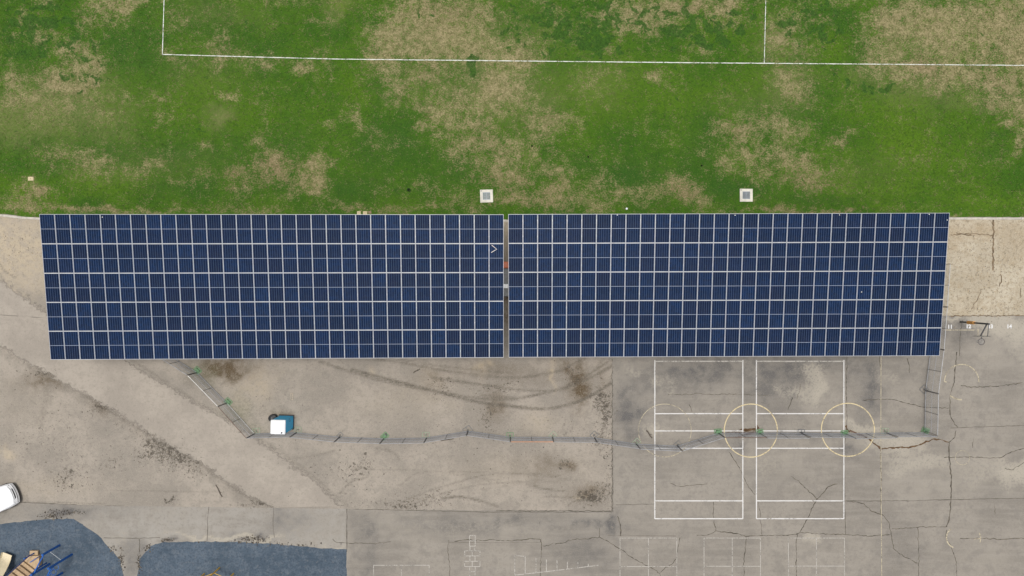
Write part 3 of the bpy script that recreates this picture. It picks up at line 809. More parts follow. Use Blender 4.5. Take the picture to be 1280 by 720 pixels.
crm = NT('crack_material')
n1 = crm.noise(3.0, 4, .7)
crack_mat = crm.done(crm.mix(crm.ramp(n1, .35, .65), (.050, .045, .038, 1), (.12, .104, .082, 1)), .95, spec=.1)
rusty_mat = simple('rusty_crack_material', (.10, .062, .035), .95, var=.5, scale=5, spec=.1)
faint_mat = simple('faint_joint_material', (.120, .108, .092), .95, var=.35, scale=2.5, spec=.1)
CR = [
 ([(900, 665), (920, 667), (932, 670), (952, 669.5), (980, 669), (996, 668), (1000, 665), (1018, 667), (1056, 668), (1090, 670), (1112, 668)], .07),
 ([(1000, 665), (1011, 644), (1021, 624), (1035, 609), (1041, 606), (1047, 605)], .08), ([(1021, 624), (1014, 617), (1006, 609), (998, 601), (988, 595)], .07),
 ([(997, 668), (995, 680), (996, 692), (995, 706), (997, 760)], .07), ([(933, 670), (931, 690), (930, 705), (929, 760)], .06),
 ([(911, 565), (921, 580), (928, 592), (934, 607), (944, 618)], .06), ([(948, 628), (950, 640), (952, 668)], .05),
 ([(1057, 626), (1070, 627), (1080, 630), (1090, 639), (1097, 642), (1103, 643), (1111, 653), (1114, 668), (1117, 685), (1124, 692), (1135, 698), (1147, 704)], .07),
 ([(1100.5, 560), (1101, 580), (1101.8, 600), (1101, 620), (1101, 642)], .08), ([(1115, 661), (1135, 660), (1150, 659), (1184, 658)], .06), ([(1147, 660), (1148.5, 690), (1148, 760)], .06),
 ([(1196, 440), (1194, 460), (1192, 480), (1187, 497), (1188, 520), (1193, 530), (1197, 534)], .10), ([(1195, 538), (1194, 546), (1186, 553), (1186, 566), (1188, 580), (1189, 600), (1188, 630), (1187, 650), (1183, 658)], .11),
 ([(1183, 662), (1182, 672), (1190, 686), (1195, 700), (1197, 760)], .06),
 ([(1180, 572), (1200, 571), (1230, 572), (1250, 572.5), (1262, 566), (1280, 560), (1330, 548)], .07), ([(1200, 673), (1230, 673), (1250, 674), (1290, 672)], .07),
 ([(1078, 500), (1100, 499), (1115, 499.5), (1130, 503), (1150, 508), (1170, 510), (1186, 510)], .07), ([(1059, 446), (1058, 475), (1058, 500), (1059, 520), (1058, 536)], .06),
 ([(1100, 445), (1100, 460)], .07), ([(1134, 448), (1137, 458), (1136.5, 466)], .07), ([(1201, 482), (1214, 484), (1230, 483.5), (1255, 482), (1278, 478)], .07),
 ([(985, 513), (988, 503), (991, 497)], .07), ([(996, 499), (999, 490), (1000, 480)], .05), ([(835, 493), (855, 493.5), (870, 492), (890, 493), (930, 493), (960, 494)], .045), ([(861, 505), (865, 515)], .05),
 ([(568, 676.5), (575, 676), (582, 674.5), (600, 675.3), (620, 675), (640, 676), (652, 675.2), (660, 673.5), (676, 674), (677, 683), (676, 700), (675.5, 760)], .07),
 ([(678, 682.5), (686, 682), (692, 678.5)], .05), ([(694, 680), (704, 679), (711, 675.5), (722, 674), (735, 673.5), (749, 671.2), (758, 676), (767, 681), (780, 689), (790, 697), (805, 705), (818, 712), (825, 717), (830, 760)], .07),
 ([(825, 716), (832, 709), (840, 706), (845, 698), (848, 682), (850, 672)], .06), ([(749, 671), (749.5, 660)], .05), ([(772, 645), (776, 660), (775.5, 670)], .08),
 ([(838, 604), (848, 608), (862, 607), (872, 606), (884, 605)], .06), ([(891.5, 627), (892, 650), (895, 663)], .06), ([(871, 669), (886, 669), (895, 664), (910, 665), (921, 667)], .06),
 ([(416, 674), (420, 678), (435, 679), (460, 679.5), (475, 679), (489, 677)], .055), ([(561, 675), (559.5, 690), (562, 705), (562, 760)], .055), ([(1199, 445), (1200, 420), (1203, 400)], .05),
 ([(175, 690), (174, 674)], .05), ([(175, 676), (174, 690)], .04),
 ([(1216, 560), (1216.5, 548)], .04), ([(1243, 630), (1244, 642)], .04), ([(1256, 585), (1264, 588), (1280, 578)], .06)]
for pts, w in CR:
    mb = MB(); ribbon(mb, pts, w * .66, 0.0035, .85, .16, wander=.04)
    mb.build('crack', crack_mat, asphalt)
for pts, w in [([(1062, 538), (1080, 545), (1092, 554), (1100, 561)], .10), ([(1102, 561), (1120, 559), (1135, 559), (1148, 557), (1158, 552), (1168, 548.5)], .10), ([(1168, 548.5), (1178, 550), (1186, 553)], .09), ([(1062, 540), (1057, 532)], .14),
               ([(918, 538.2), (935, 537.6), (950, 537)], .16), ([(945, 532), (948, 536)], .16), ([(900, 540.5), (920, 541), (945, 541)], .10)]:
    mb = MB(); ribbon(mb, pts, w, 0.0045, .8, .15, wander=.045)
    mb.build('crack', rusty_mat, asphalt)
for pts, w in [([(1057, 626), (1130, 626), (1190, 624.5), (1290, 622.5)], .045), ([(766, 560), (766, 640)], .05), ([(1058, 535), (1055, 560), (1056, 640), (1057, 668)], .05), ([(770, 631), (818, 630)], .04), ([(845, 670), (760, 669)], .03),
               ([(1188, 535), (1300, 531)], .04), ([(261, 632), (259.5, 650), (260, 660), (259, 676)], .05), ([(342, 633), (341, 655), (343, 672)], .04), ([(130, 672), (160, 673), (200, 672)], .04), ([(433.5, 636), (433.5, 690)], .06), ([(436, 636), (600, 640), (765, 640)], .05), ([(560, 678), (676, 678)], .02), ([(0, 627), (80, 630), (160, 632.5)], .05)]:
    mb = MB(); ribbon(mb, pts, w, 0.003, .6, .3, wander=.02)
    mb.build('joint', faint_mat, asphalt)
for pts, w in [([(1241, 274), (1241.5, 300), (1241, 320), (1240.5, 338)], .11), ([(1250, 343), (1252, 349), (1249, 358)], .09), ([(1188, 294), (1215, 292), (1240, 294)], .06), ([(1195, 291), (1218, 295)], .05), ([(1214, 386), (1222, 374), (1226, 364)], .05), ([(1276, 360), (1275, 372)], .05), ([(1188, 395), (1280, 394.5), (1400, 394)], .06)]:
    mb = MB(); ribbon(mb, pts, w, 0.034, .8, .15, wander=.05)
    mb.build('rut', simple('rut_material', (.16, .115, .07), .95, var=.4, scale=4), sand)
# saw-cut edge of the yard against the dirt
mb = MB(); ribbon(mb, [(765.2, 449), (765.4, 520), (765, 560), (765.3, 600), (764.8, 639)], .055, 0.026, .9, .12, wander=.05); mb.build('edge_joint', faint_mat, dirt)
mb = MB(); ribbon(mb, [(764, 638.8), (700, 638.4), (620, 638.2)], .05, 0.026, .8, .15, wander=.03); mb.build('edge_joint', faint_mat, dirt)

# clods and dry leaves scattered on the lot (nobody could count them)
def scatter(name, label, lst, mats, n, smin, smax, z, cat, parent=None):
    mb = MB()
    W = np.array([b[4] * b[2] * b[3] for b in lst]); W = W / W.sum()
    for k in range(n):
        b = lst[RNG.choice(len(lst), p=W)]
        px, py = b[0] + RNG.normal() * b[2] * .6, b[1] + RNG.normal() * b[3] * .6
        p = G(px, py, 0); s = smin + (smax - smin) * RNG.random() ** 2.2
        m = 5; a0 = RNG.random() * 6.3
        el = .25 + RNG.random() * .9
        ring = []
        for j in range(m):
            a = a0 + 6.283 * j / m; rr = s * (.6 + .6 * RNG.random())
            ring.append((p.x + math.cos(a) * rr * el, p.y + math.sin(a) * rr, z))
        i = len(mb.v); mb.cur = int(RNG.integers(len(mats)))
        mb.v += ring + [(p.x + RNG.normal() * s * .2, p.y + RNG.normal() * s * .2, z + s * .55)]
        for j in range(m):
            mb.f.append((i + j, i + (j + 1) % m, i + m)); mb.mi.append(mb.cur)
    o = mb.build(name, mats)
    return tag(o, label, cat, kind='stuff')
clod1 = simple('dark_clod_material', (.060, .050, .040), .95, var=.4, scale=9)
clod2 = simple('brown_clod_material', (.125, .104, .078), .95, var=.4, scale=9)
clod3 = simple('dry_clod_material', (.22, .19, .15), .95, var=.3, scale=9)
scatter('dirt_clods', 'dark clods and dry leaves scattered over the bare dirt lot', [b for b in D_DEB if b[4] > .3 and b[0] < 762] + [(60, 560, 90, 40, .05), (420, 580, 90, 40, .04), (640, 560, 110, 60, .04)], [clod1, clod2, clod2, clod3], 4200, .012, .062, .012, 'clods')
scatter('edge_dirt', 'dark dirt and leaf crumbs along the edges of the blue play surfaces', [(318, 673.5, 16, 3, 1), (210, 674.5, 7, 2, 1), (60, 646, 12, 2.5, .6), (82, 641, 22, 4, .5), (152, 700, 3, 12, .8), (140, 686, 5, 5, .5), (174, 705, 2.5, 12, .8), (186, 684, 6, 4, .5), (300, 677, 40, 1.5, .3), (360, 681, 40, 2, .2)], [clod1, clod1, clod2], 900, .015, .085, .016, 'dirt')
scatter('sand_crumbs', 'brown crumbs and straw scattered over the pale sand bed', [(1235, 340, 50, 50, 1), (1232, 386, 50, 6, 1), (1265, 325, 16, 16, .6), (20, 310, 30, 26, .8)], [clod2, clod3, simple('straw_material', (.33, .25, .14), .9)], 1800, .012, .05, .02, 'crumbs')

# ================================================================== SOLAR CANOPIES
alu = simple('aluminium_frame_material', (.52, .53, .56), .5, .2, var=.12, scale=2.0)
steel = simple('galvanised_steel_material', (.40, .41, .42), .5, .6, var=.2, scale=5.0)
backsheet = simple('backsheet_material', (.30, .34, .43), .6, var=.1)
def cell_material():
    m = NT('solar_cell_material')
    oi = m.n('ShaderNodeObjectInfo')
    sep = m.n('ShaderNodeSeparateXYZ'); m.t.links.new(m.obj(), sep.inputs[0])
    x, y = sep.outputs[0], sep.outputs[1]
    def lines(v, pitch, half):
        f = m.math('FRACT', m.math('DIVIDE', m.math('ADD', v, 50.0 * pitch), pitch))
        d = m.math('ABSOLUTE', m.math('SUBTRACT', f, .5))          # .5 at the seams
        return m.ramp(d, .5 - half / pitch, .5 - half / pitch * .55)
    gx = lines(x, 0.1585, .009)
    gy = lines(y, 0.0805, .0040)
    bx = lines(m.math('ADD', x, .026), 0.1585 / 3, .0030)
    cellid = m.n('ShaderNodeTexWhiteNoise', noise_dimensions='3D')
    sn = m.n('ShaderNodeVectorMath', operation='SNAP')
    m.t.links.new(m.obj(), sn.inputs[0]); sn.inputs[1].default_value = (0.1585, 0.0805 * 2, 1)
    av = m.n('ShaderNodeVectorMath', operation='ADD')
    m.t.links.new(sn.outputs[0], av.inputs[0])
    rv = m.n('ShaderNodeCombineXYZ'); m.t.links.new(m.math('MULTIPLY', oi.outputs['Random'], 100), rv.inputs[2])
    m.t.links.new(rv.outputs[0], av.inputs[1]); m.t.links.new(av.outputs[0], cellid.inputs['Vector'])
    base = m.mix(oi.outputs['Random'], (.0020, .0066, .026, 1), (.0024, .0140, .052, 1))
    rnd2 = m.math('FRACT', m.math('MULTIPLY', oi.outputs['Random'], 7.31))
    base = m.mix(m.ramp(rnd2, .45, 1, 0, .55), base, (.0058, .0074, .024, 1))
    base = m.mix(m.ramp(cellid.outputs[0], 0, 1, 0, .65), base, (.0026, .0060, .019, 1))
    flake = m.noise(38, 3, .7)
    base = m.mix(m.ramp(flake, .45, .75, 0, .45), base, (.0045, .020, .066, 1))
    base = m.mix(m.math('MULTIPLY', bx, .08), base, (.22, .30, .48, 1))
    base = m.mix(m.math('MULTIPLY', gy, .14), base, (.18, .25, .42, 1))
    base = m.mix(m.math('MULTIPLY', gx, .36), base, (.20, .31, .50, 1))
    dirt_ = m.noise(1.4, 5, .65)
    base = m.mix(m.ramp(dirt_, .48, .75, 0, .03), base, (.28, .26, .23, 1))
    m.done(base, m.ramp(dirt_, .3, .7, .07, .12), spec=.07)
    return m.m
cell_mat = cell_material()

PW, PLN = 1.006, 2.022                # module size; frames butt with a small gap
def module_mesh():
    mb = MB(); fw, t = .0145, .04
    for s in (-1, 1):
        mb.box((s * (PW / 2 - fw / 2), 0, -t / 2), (fw, PLN, t))
        mb.box((0, s * (PLN / 2 - fw * .65), -t / 2), (PW - 2 * fw, fw * 1.3, t))
    frame = mb
    frame.cur = 1
    frame.box((0, 0, -.022), (PW - 2 * fw, PLN - 2.6 * fw, .006))
    return frame.mesh('solar_panel', [alu, backsheet])
def cell_mesh():
    mb = MB(); mb.box((0, 0, 0), (.970, .972, .006)); return mb.mesh('cell_block', cell_mat)
MOD, CELL = module_mesh(), cell_mesh()
clip_mesh = MB().box((0, 0, 0), (.03, .06, .012)).mesh('clip', steel)

def canopy(label, tl, tr, bl, n):
    TL, TR, BL = [G(*p) for p in (tl, tr, bl)]
    U = (TR - TL); lenU = U.length; U.normalize()
    V = (BL - TL); V = (V - U * V.dot(U)); lenV = V.length; V.normalize()
    N = U.cross(V) * -1.0
    if N.z < 0: N = -N
    R = Matrix((U, -V, N)).transposed().to_4x4()
    cen = TL + U * lenU / 2 + V * lenV / 2
    root = empty('solar_canopy', (cen.x, cen.y, 0))
    tag(root, label, 'solar canopy', 'solar canopies over the yard')
    pu, pv = lenU / n, lenV / 5
    for j in range(5):
        for i in range(n):
            c = TL + U * pu * (i + .5) + V * pv * (j + .5) + N * random.uniform(-.003, .003)
            p = link('solar_panel', MOD, root)
            rr = Matrix.Rotation(random.uniform(-.0015, .0015), 4, 'Z') @ Matrix.Rotation(random.uniform(-.004, .004), 4, 'X')
            p.matrix_local = Matrix.Translation(c - root.location) @ R @ rr
            for s in (-1, 1):
                link('cell_block', CELL, p, (0, s * .498, -.0145))
    # steel below: purlins, rafters, columns
    org = root.location
    for k in range(5):
        for off in (.45, 1.55):
            a = TL + V * (pv * k + off) - N * .12 - org
            mb = MB()
            e = a + U * (lenU - .1); a2 = a + U * .1
            w = V * .04; h = N * .075
            mb.quadbox([a2 - w - h, e - w - h, e + w - h, a2 + w - h, a2 - w + h, e - w + h, e + w + h, a2 + w + h])
            mb.build('purlin', steel, root)
    ncol = 4
    for k in range(ncol):
        f = (k + .5) / ncol
        top = TL + U * lenU * f - N * .20 - org
        mb = MB()
        a = top + V * .25; m_ = top + V * lenV * .5; e = top + V * (lenV - .25)
        w = U * .10
        mb.quadbox([a - w - N * .2, m_ - w - N * .5, m_ + w - N * .5, a + w - N * .2, a - w, m_ - w, m_ + w, a + w])
        mb.quadbox([m_ - w - N * .5, e - w - N * .2, e + w - N * .2, m_ + w - N * .5, m_ - w, e - w, e + w, m_ + w])
        mb.build('rafter', steel, root)
        mb = MB(); base = Vector((m_.x, m_.y, 0))
        mb.box((base.x, base.y, (m_.z - .5) / 2), (.3, .3, m_.z - .45))
        mb.box((base.x, base.y, .03), (.55, .55, .04))
        mb.build('column', steel, root)
        mb = MB(); mb.tube((base.x, base.y, -.2), (base.x, base.y, .0), .45, 20); mb.build('footing', conc_mat, root)
    return root, TL, U, V, N, pu, pv
canL = canopy('left solar canopy of blue panels, the longer one with 31 columns', (48.8, 267.6, 6.1), (629.6, 268.0, 5.2), (64.0, 449.8, 4.8), 31)
canR = canopy('right solar canopy of blue panels, the shorter one with 30 columns', (635.2, 267.7, 5.2), (1187.3, 266.0, 5.1), (635.6, 446.9, 3.9), 30)

# bent strip lying on a panel
root, TL, U, V, N, pu, pv = canL
stripm = simple('white_plastic_material', (.78, .72, .68), .5, var=.1)
mb = MB()
def on_can(c_, u, v, h): return c_[1] + c_[2] * u + c_[3] * v + c_[4] * h
p0 = on_can(canL, 30.18 * pu, 2.14, .02); p1 = on_can(canL, 30.53 * pu, 2.42, .03); p2 = on_can(canL, 30.15 * pu, 2.66, .02)
mb.path([p0, p0.lerp(p1, .5), p1, p1.lerp(p2, .5), p2], .020, 6)
b0 = p1.copy(); o = mb.build('bent_strip', stripm)
o.data.transform(Matrix.Translation(-b0)); o.location = b0
tag(o, 'small bent whitish strip lying on a panel of the left canopy near the gap', 'strip')
# bird droppings
drop = simple('dropping_material', (.75, .74, .70), .8)
for c_, u, v in ((canR, 15.4, .12), (canR, 28.6, .1), (canR, 22.5, .12), (canR, 7.4, .08), (canL, 4.15, .2), (canR, 24.3, 5.55), (canR, 29.85, .5)):
    q = on_can(c_, u * c_[5], v, .012)
    mb = MB(); mb.tube((0, 0, 0), (0, 0, .004), .035, 7, .03); o = mb.build('bird_dropping', drop, c_[0], q - c_[0].location)

# ================================================================== FENCE PANELS
galv = simple('fence_tube_material', (.36, .37, .39), .45, .5, var=.2, scale=4)
wirem = simple('fence_wire_material', (.36, .38, .42), .5, .4, var=.2, scale=4)
orange_m = simple('orange_rail_material', (.62, .28, .14), .6, var=.2)
pale_m = simple('pale_rail_material', (.66, .66, .64), .5, var=.15)
rust_m = simple('rust_rail_material', (.14, .085, .06), .8, var=.4)
dark_m = simple('dark_post_material', (.07, .07, .075), .6, var=.3)
FH = 1.83
def fence_meshes(L=3.2):
    r = .021
    M = {}
    M['post'] = MB().tube((0, 0, .04), (0, 0, FH), r, 8).mesh('post', dark_m)
    M['rail'] = MB().tube((.02, 0, 0), (L - .02, 0, 0), r, 8).mesh('rail', galv)
    mb = MB(); z0, z1 = .12, FH - .03; s = .075
    for sg in (1, -1):
        k = -(z1 - z0)
        while k < L:
            a, b = max(k, 0.02), min(k + (z1 - z0), L - .02)
            if b > a:
                za, zb = z0 + (a - k), z0 + (b - k)
                if sg < 0: za, zb = z0 + z1 - za, z0 + z1 - zb
                mb.tube((a, sg * .003, za), (b, sg * .003, zb), (.0021), 3, caps=False)
            k += s * 1.0
    M['mesh'] = mb.mesh('wire_mesh', wirem)
    return M
FM = fence_meshes()
ORD = ['first', 'second', 'third', 'fourth', 'fifth', 'sixth', 'seventh', 'eighth', 'ninth', 'tenth', 'eleventh', 'twelfth', 'thirteenth', 'fourteenth', 'fifteenth', 'sixteenth']
def fence_panel(p, q, label, rail_mat=None, lean=0.0, low_mat=None):
    A, B = G(*p), G(*q)
    d = B - A; L = d.length
    e = empty('chain_link_fence', A + d * .008, math.atan2(d.y, d.x))
    e.rotation_euler.x = lean
    tag(e, label, 'fence', 'temporary chain-link fence panels')
    sx = (L * .984) / 3.2
    for x in (0, 3.2):
        link('post', FM['post'], e, (x * sx, 0, 0))
    link('middle_post', FM['post'], e, (1.6 * sx, 0, 0)).scale = (.8, .8, .97)
    for z, nm in ((.10, 'bottom_rail'), (FH - .02, 'top_rail'), (FH * .52, 'middle_rail')):
        o = link(nm, FM['rail'], e, (0, 0, z)); o.scale = (sx, .7 if nm == 'middle_rail' else 1, .7 if nm == 'middle_rail' else 1)
        mm = rail_mat if nm == 'top_rail' else low_mat if nm == 'bottom_rail' else None
        if mm:
            o.data = o.data.copy(); o.data.materials[0] = mm
    link('wire_mesh', FM['mesh'], e).scale = (sx, 1, 1)
    return e
runA = [(203, 438), (247, 465.5), (284, 503.5), (318.5, 542)]
labA = ['chain-link fence panel sliding under the lower edge of the left canopy', 'chain-link fence panel with a pale top rail in the slanting run', 'chain-link fence panel with rusty top rail at the slanting run\'s lower end']
for k in range(3):
    fence_panel(runA[k], runA[k + 1], labA[k], [None, pale_m, rust_m][k], low_mat=[None, None, pale_m][k])
runB = [(319, 542), (371, 540.5), (425, 546), (480, 548), (533.5, 547), (585, 538.5), (638, 546.2), (690.5, 546.2), (743, 546.8), (795, 554.5), (846.5, 557.2), (897.5, 541)]
for k in range(len(runB) - 1):
    lb = '%s chain-link panel eastward from the portable toilet in the long fence run' % ORD[k]
    if k == 0: lb = 'chain-link fence panel standing directly behind the portable toilet'
    if k == 6: lb = 'chain-link fence panel with an orange top rail'
    if k == 10: lb = 'chain-link fence panel angled up across the left court'
    fence_panel(runB[k], runB[k + 1], lb, orange_m if k == 6 else None, random.uniform(-.02, .02))
runC = [(897.8, 541), (948.5, 540.8), (1001, 541), (1056, 542), (1107, 540.8), (1155, 540.5)]
labC = ['chain-link fence panel crossing the strip between the two courts', 'chain-link fence panel over the left half of the right court', 'chain-link fence panel over the right half of the right court', 'chain-link fence panel just east of the right court\'s edge', 'easternmost chain-link panel of the long run, ending at the corner']
for k in range(5):
    fence_panel(runC[k], runC[k + 1], labC[k], [rust_m, None, None, None, None][k], [.0, .03, -.02, .02, -.02][k])
runD = [(1155.2, 539), (1156.2, 488), (1163, 435), (1167, 383), (1170.5, 330.5)]
labD = ['chain-link fence panel at the corner of the north-south run', 'chain-link fence panel reaching under the right canopy\'s lower corner', 'chain-link fence panel mostly hidden under the right canopy beside the yard', 'chain-link fence panel under the canopy edge beside the sand bed']
for k in range(4):
    fence_panel(runD[k], runD[k + 1], labD[k])

# feet of the fence
green_m = simple('green_paint_material', (.13, .26, .13), .7, var=.3, scale=8)
pgreen_m = simple('faded_green_material', (.27, .33, .24), .7, var=.3, scale=8)
gsteel_m = simple('dark_steel_material', (.16, .165, .17), .6, .3, var=.3, scale=8)
def foot(px, py, rz, mat, label, w=.52, d=.40, bag=False):
    e = empty('fence_stand', G(px, py), rz)
    tag(e, label, 'fence stand', 'steel stands of the fence')
    t = .022 if not bag else .03
    mb = MB(); z = .04
    c = [(-w / 2, -d / 2, z), (w / 2, -d / 2, z), (w / 2, d / 2, z), (-w / 2, d / 2, z)]
    for k in range(4): mb.tube(c[k], c[(k + 1) % 4], t, 6)
    mb.build('foot_frame', mat, e)
    mb = MB(); mb.tube((0, -d / 2, z), (0, d / 2, z), t * .9, 6); mb.build('cross_bar', mat, e)
    for s in (-1, 1):
        mb = MB(); mb.tube((s * .06, 0, z), (s * .06, 0, .34), .024, 8); mb.build('stub_post', mat, e)
    if bag:
        mb = MB(); mb.quadbox([(-.2, -.14, .05), (.2, -.14, .05), (.2, .14, .05), (-.2, .14, .05), (-.14, -.1, .16), (.14, -.1, .16), (.14, .1, .16), (-.14, .1, .16)])
        mb.build('plate', mat, e, bevel=.03)
    return e
foot(247, 463, -.75, green_m, 'green fence stand near the canopy edge in the slanting run', bag=True)
foot(285.5, 502, -.75, green_m, 'green fence stand halfway down the slanting run', bag=True)
foot(320.5, 538.5, .1, pgreen_m, 'pale green fence stand left of the portable toilet')
foot(372.5, 537, .0, pgreen_m, 'pale green fence stand right of the portable toilet')
foot(425, 544, .8, gsteel_m, 'dark steel fence stand third along from the toilet', .42, .3)
foot(481, 545, .75, green_m, 'bright green fence stand, topped with a dark knob', bag=True)
foot(532.5, 543.5, .03, pgreen_m, 'pale green fence stand before the bend in the long run')
foot(584.5, 537.5, .62, gsteel_m, 'dark steel fence stand at the bend of the long run', .6, .5)
foot(637.5, 544, .0, green_m, 'green fence stand at the left end of the orange rail')
foot(691, 544, .8, pgreen_m, 'green outline fence stand at the right end of the orange rail')
foot(742.5, 543.5, .75, gsteel_m, 'grey fence stand at the saw-cut edge of the asphalt', .5, .4)
foot(795.5, 552.5, .75, pgreen_m, 'green outline fence stand inside the faded yellow circle')
foot(847, 555.5, .7, gsteel_m, 'grey fence stand below the angled panel', .5, .4)
foot(897.5, 539.5, .1, green_m, 'green fence stand at the left rim of the first yellow circle', bag=True)
foot(949.5, 540, .15, green_m, 'green fence stand inside the first yellow circle', bag=True)
foot(1001.5, 540, .0, gsteel_m, 'grey fence stand midway across the right court', .5, .4)
foot(1055.5, 541.5, .1, green_m, 'green fence stand inside the second yellow circle', bag=True)
foot(1106, 538.5, .0, pgreen_m, 'pale green fence stand east of the second yellow circle')
foot(1156.5, 538, -.4, green_m, 'green fence stand at the eastern corner of the fence', bag=True)
foot(1155, 486.5, .78, gsteel_m, 'grey fence stand in the north-south run', .5, .5)
mb = MB(); mb.tube((0, 0, 0), (0, 0, .16), .09, 10, .07); o = mb.build('knob', dark_m, None, G(482.7, 542.7) + Vector((0, 0, .012)))
tag(o, 'small dark lump beside the bright green fence stand', 'lump')

# ================================================================== PORTABLE TOILET
blue_p = simple('blue_plastic_material', (.014, .43, .76), .5, var=.12, scale=3)
dblue_p = simple('door_plastic_material', (.010, .40, .74), .5, var=.12, scale=3)
roof_p = simple('white_roof_material', (.80, .82, .84), .5, var=.05, scale=2)
black_p = simple('black_plastic_material', (.012, .012, .013), .55, var=.3, scale=6)
cpos = G(346.9, 534.2, 2.25); cpos.z = .012
T = empty('portable_toilet', cpos, math.radians(-1.5))
tag(T, 'blue portable toilet with white roof standing beside the fence', 'portable toilet')
w = .53
MB().box((0, 0, .07), (1.16, 1.12, .12)).build('skid', black_p, T, bevel=.02)
MB().box((0, -.0, 1.1), (1.04, .98, 1.96)).build('wall', blue_p, T, bevel=.03)
dr = MB().box((.531, 0, 1.08), (.03, .74, 1.82)).build('door', dblue_p, T, bevel=.01)
MB().box((.556, .27, 1.05), (.025, .05, .16)).build('handle', black_p, dr)
for k in range(5):
    MB().box((-.40 + .2 * k, .497, 1.1), (.05, .014, 1.7)).build('rib', blue_p, T)
for k in range(3):
    MB().box((.52, -.425 + .85 * (k % 2), .4 + .7 * k), (.02, .05, .1)).build('hinge', black_p, T)
rings = []
for z, s in ((2.06, 1.0), (2.10, 1.03), (2.14, 1.02), (2.22, .93), (2.27, .75)):
    ring = []
    for cxs, cys, a0 in ((1, 1, 0), (-1, 1, 90), (-1, -1, 180), (1, -1, 270)):
        for a in (0, 30, 60, 90):
            an = math.radians(a0 + a)
            ring.append((cxs * (.54 * s - .08) + .08 * math.cos(an), cys * (.52 * s - .08) + .08 * math.sin(an), z))
    rings.append(ring)
rf = MB().loft(rings).build('roof', roof_p, T, smooth=True)
for k in range(4):
    MB().box((0, -.3 + .2 * k, 2.272), (.74, .045, .012)).build('roof_rib', roof_p, rf, bevel=.004)
MB().tube((.33, -.38, 2.0), (.33, -.38, 2.36), .055, 12).build('vent_pipe', black_p, T, smooth=True)
# black barrel-like bin next to it
e = empty('black_bin', G(342.5, 521.5) + Vector((0, 0, .012)), .3)
tag(e, 'rounded black plastic bin on the ground behind the portable toilet', 'bin')
rings = [[(r_ * math.cos(6.283 * k / 18) * 1.15, r_ * math.sin(6.283 * k / 18), z) for k in range(18)] for z, r_ in ((0, .24), (.04, .27), (.30, .29), (.42, .27), (.47, .18), (.49, .06))]
MB().loft(rings).build('tub', black_p, e, smooth=True)
MB().tube((0, 0, .48), (0, 0, .54), .07, 12).build('cap', gsteel_m, e)
MB().path([(-.22, 0, .4), (-.2, 0, .55), (0, 0, .62), (.2, 0, .55), (.22, 0, .4)], .015, 6).build('handle', black_p, e, smooth=True)

# ================================================================== WHITE CAR
carw = NT('car_paint_material'); carw.b.inputs['Coat Weight'].default_value = .6; carw.b.inputs['Coat Roughness'].default_value = .08
car_paint = carw.done((.80, .81, .83, 1), .35)
glass_m = simple('car_glass_material', (.012, .014, .017), .12, var=.1, spec=.5)
tyre_m = simple('tyre_material', (.018, .018, .019), .9, var=.2)
lampm = simple('headlamp_material', (.42, .44, .48), .2, var=.1, spec=.6)
plast_m = simple('car_trim_material', (.02, .02, .022), .6, var=.2)
fr = G(25.0, 613.5)
hd = math.atan2(10, 24)
car = empty('parked_car', fr - Vector((math.cos(hd), math.sin(hd), 0)) * 2.25 + Vector((0, 0, .012)), hd)
tag(car, 'white car parked at the left edge, only its nose showing', 'car')
# sections along x (front at +2.25): x, half width at sill, half width at shoulder, z bottom, z shoulder, z top centre
ST = [(-2.25, .70, .68, .42, .80, .84), (-2.15, .84, .82, .30, .95, 1.02), (-1.7, .90, .86, .24, 1.02, 1.10), (-.9, .92, .88, .22, 1.02, 1.10), (.3, .92, .88, .22, 1.01, 1.09),
      (1.0, .92, .87, .22, .99, 1.07), (1.45, .91, .85, .23, .95, 1.03), (1.85, .88, .80, .25, .90, .97), (2.05, .82, .73, .27, .85, .91), (2.17, .72, .63, .30, .79, .83), (2.23, .58, .50, .36, .68, .72), (2.25, .45, .40, .44, .60, .62)]
rings = []
for x, ws, wh, zb, zs, zt in ST:
    zm = zb + (zs - zb) * .55
    half = [(ws * .82, zb), (ws * .97, zb + .06), (ws, zm), (wh * 1.0, zs - .04), (wh * .90, zs + .02), (wh * .5, zt - .012), (0.0, zt)]
    ring = [(x, y, z) for y, z in half] + [(x, -y, z) for y, z in reversed(half[:-1])]
    rings.append(ring)
MB().loft(rings).build('body', car_paint, car, smooth=True)
CB = [(-2.05, .66, 1.04, 1.10), (-1.55, .70, 1.05, 1.58), (-.6, .72, 1.05, 1.66), (.15, .70, 1.05, 1.60), (.55, .68, 1.04, 1.40), (1.02, .64, 1.02, 1.07)]
rings = []
for x, wb, zb, zt in CB:
    wt = wb - .16 * (zt - zb) / .6
    half = [(wb + .10, zb), (wb, zb + (zt - zb) * .35), (wt, zt - .05 * (zt - zb)), (wt * .8, zt), (0, zt + .01)]
    rings.append([(x, y, z) for y, z in half] + [(x, -y, z) for y, z in reversed(half[:-1])])
MB().loft(rings).build('cabin', glass_m, car, smooth=True)
rings = []
for x, wv, z in [(-1.62, .56, 1.58), (-1.2, .60, 1.64), (-.6, .61, 1.672), (-.1, .60, 1.655), (.2, .57, 1.605)]:
    rings.append([(x, wv, z - .04), (x, wv * .9, z + .012), (x, 0, z + .03), (x, -wv * .9, z + .012), (x, -wv, z - .04), (x, 0, z - .06)])
MB().loft(rings).build('roof', car_paint, car, smooth=True)
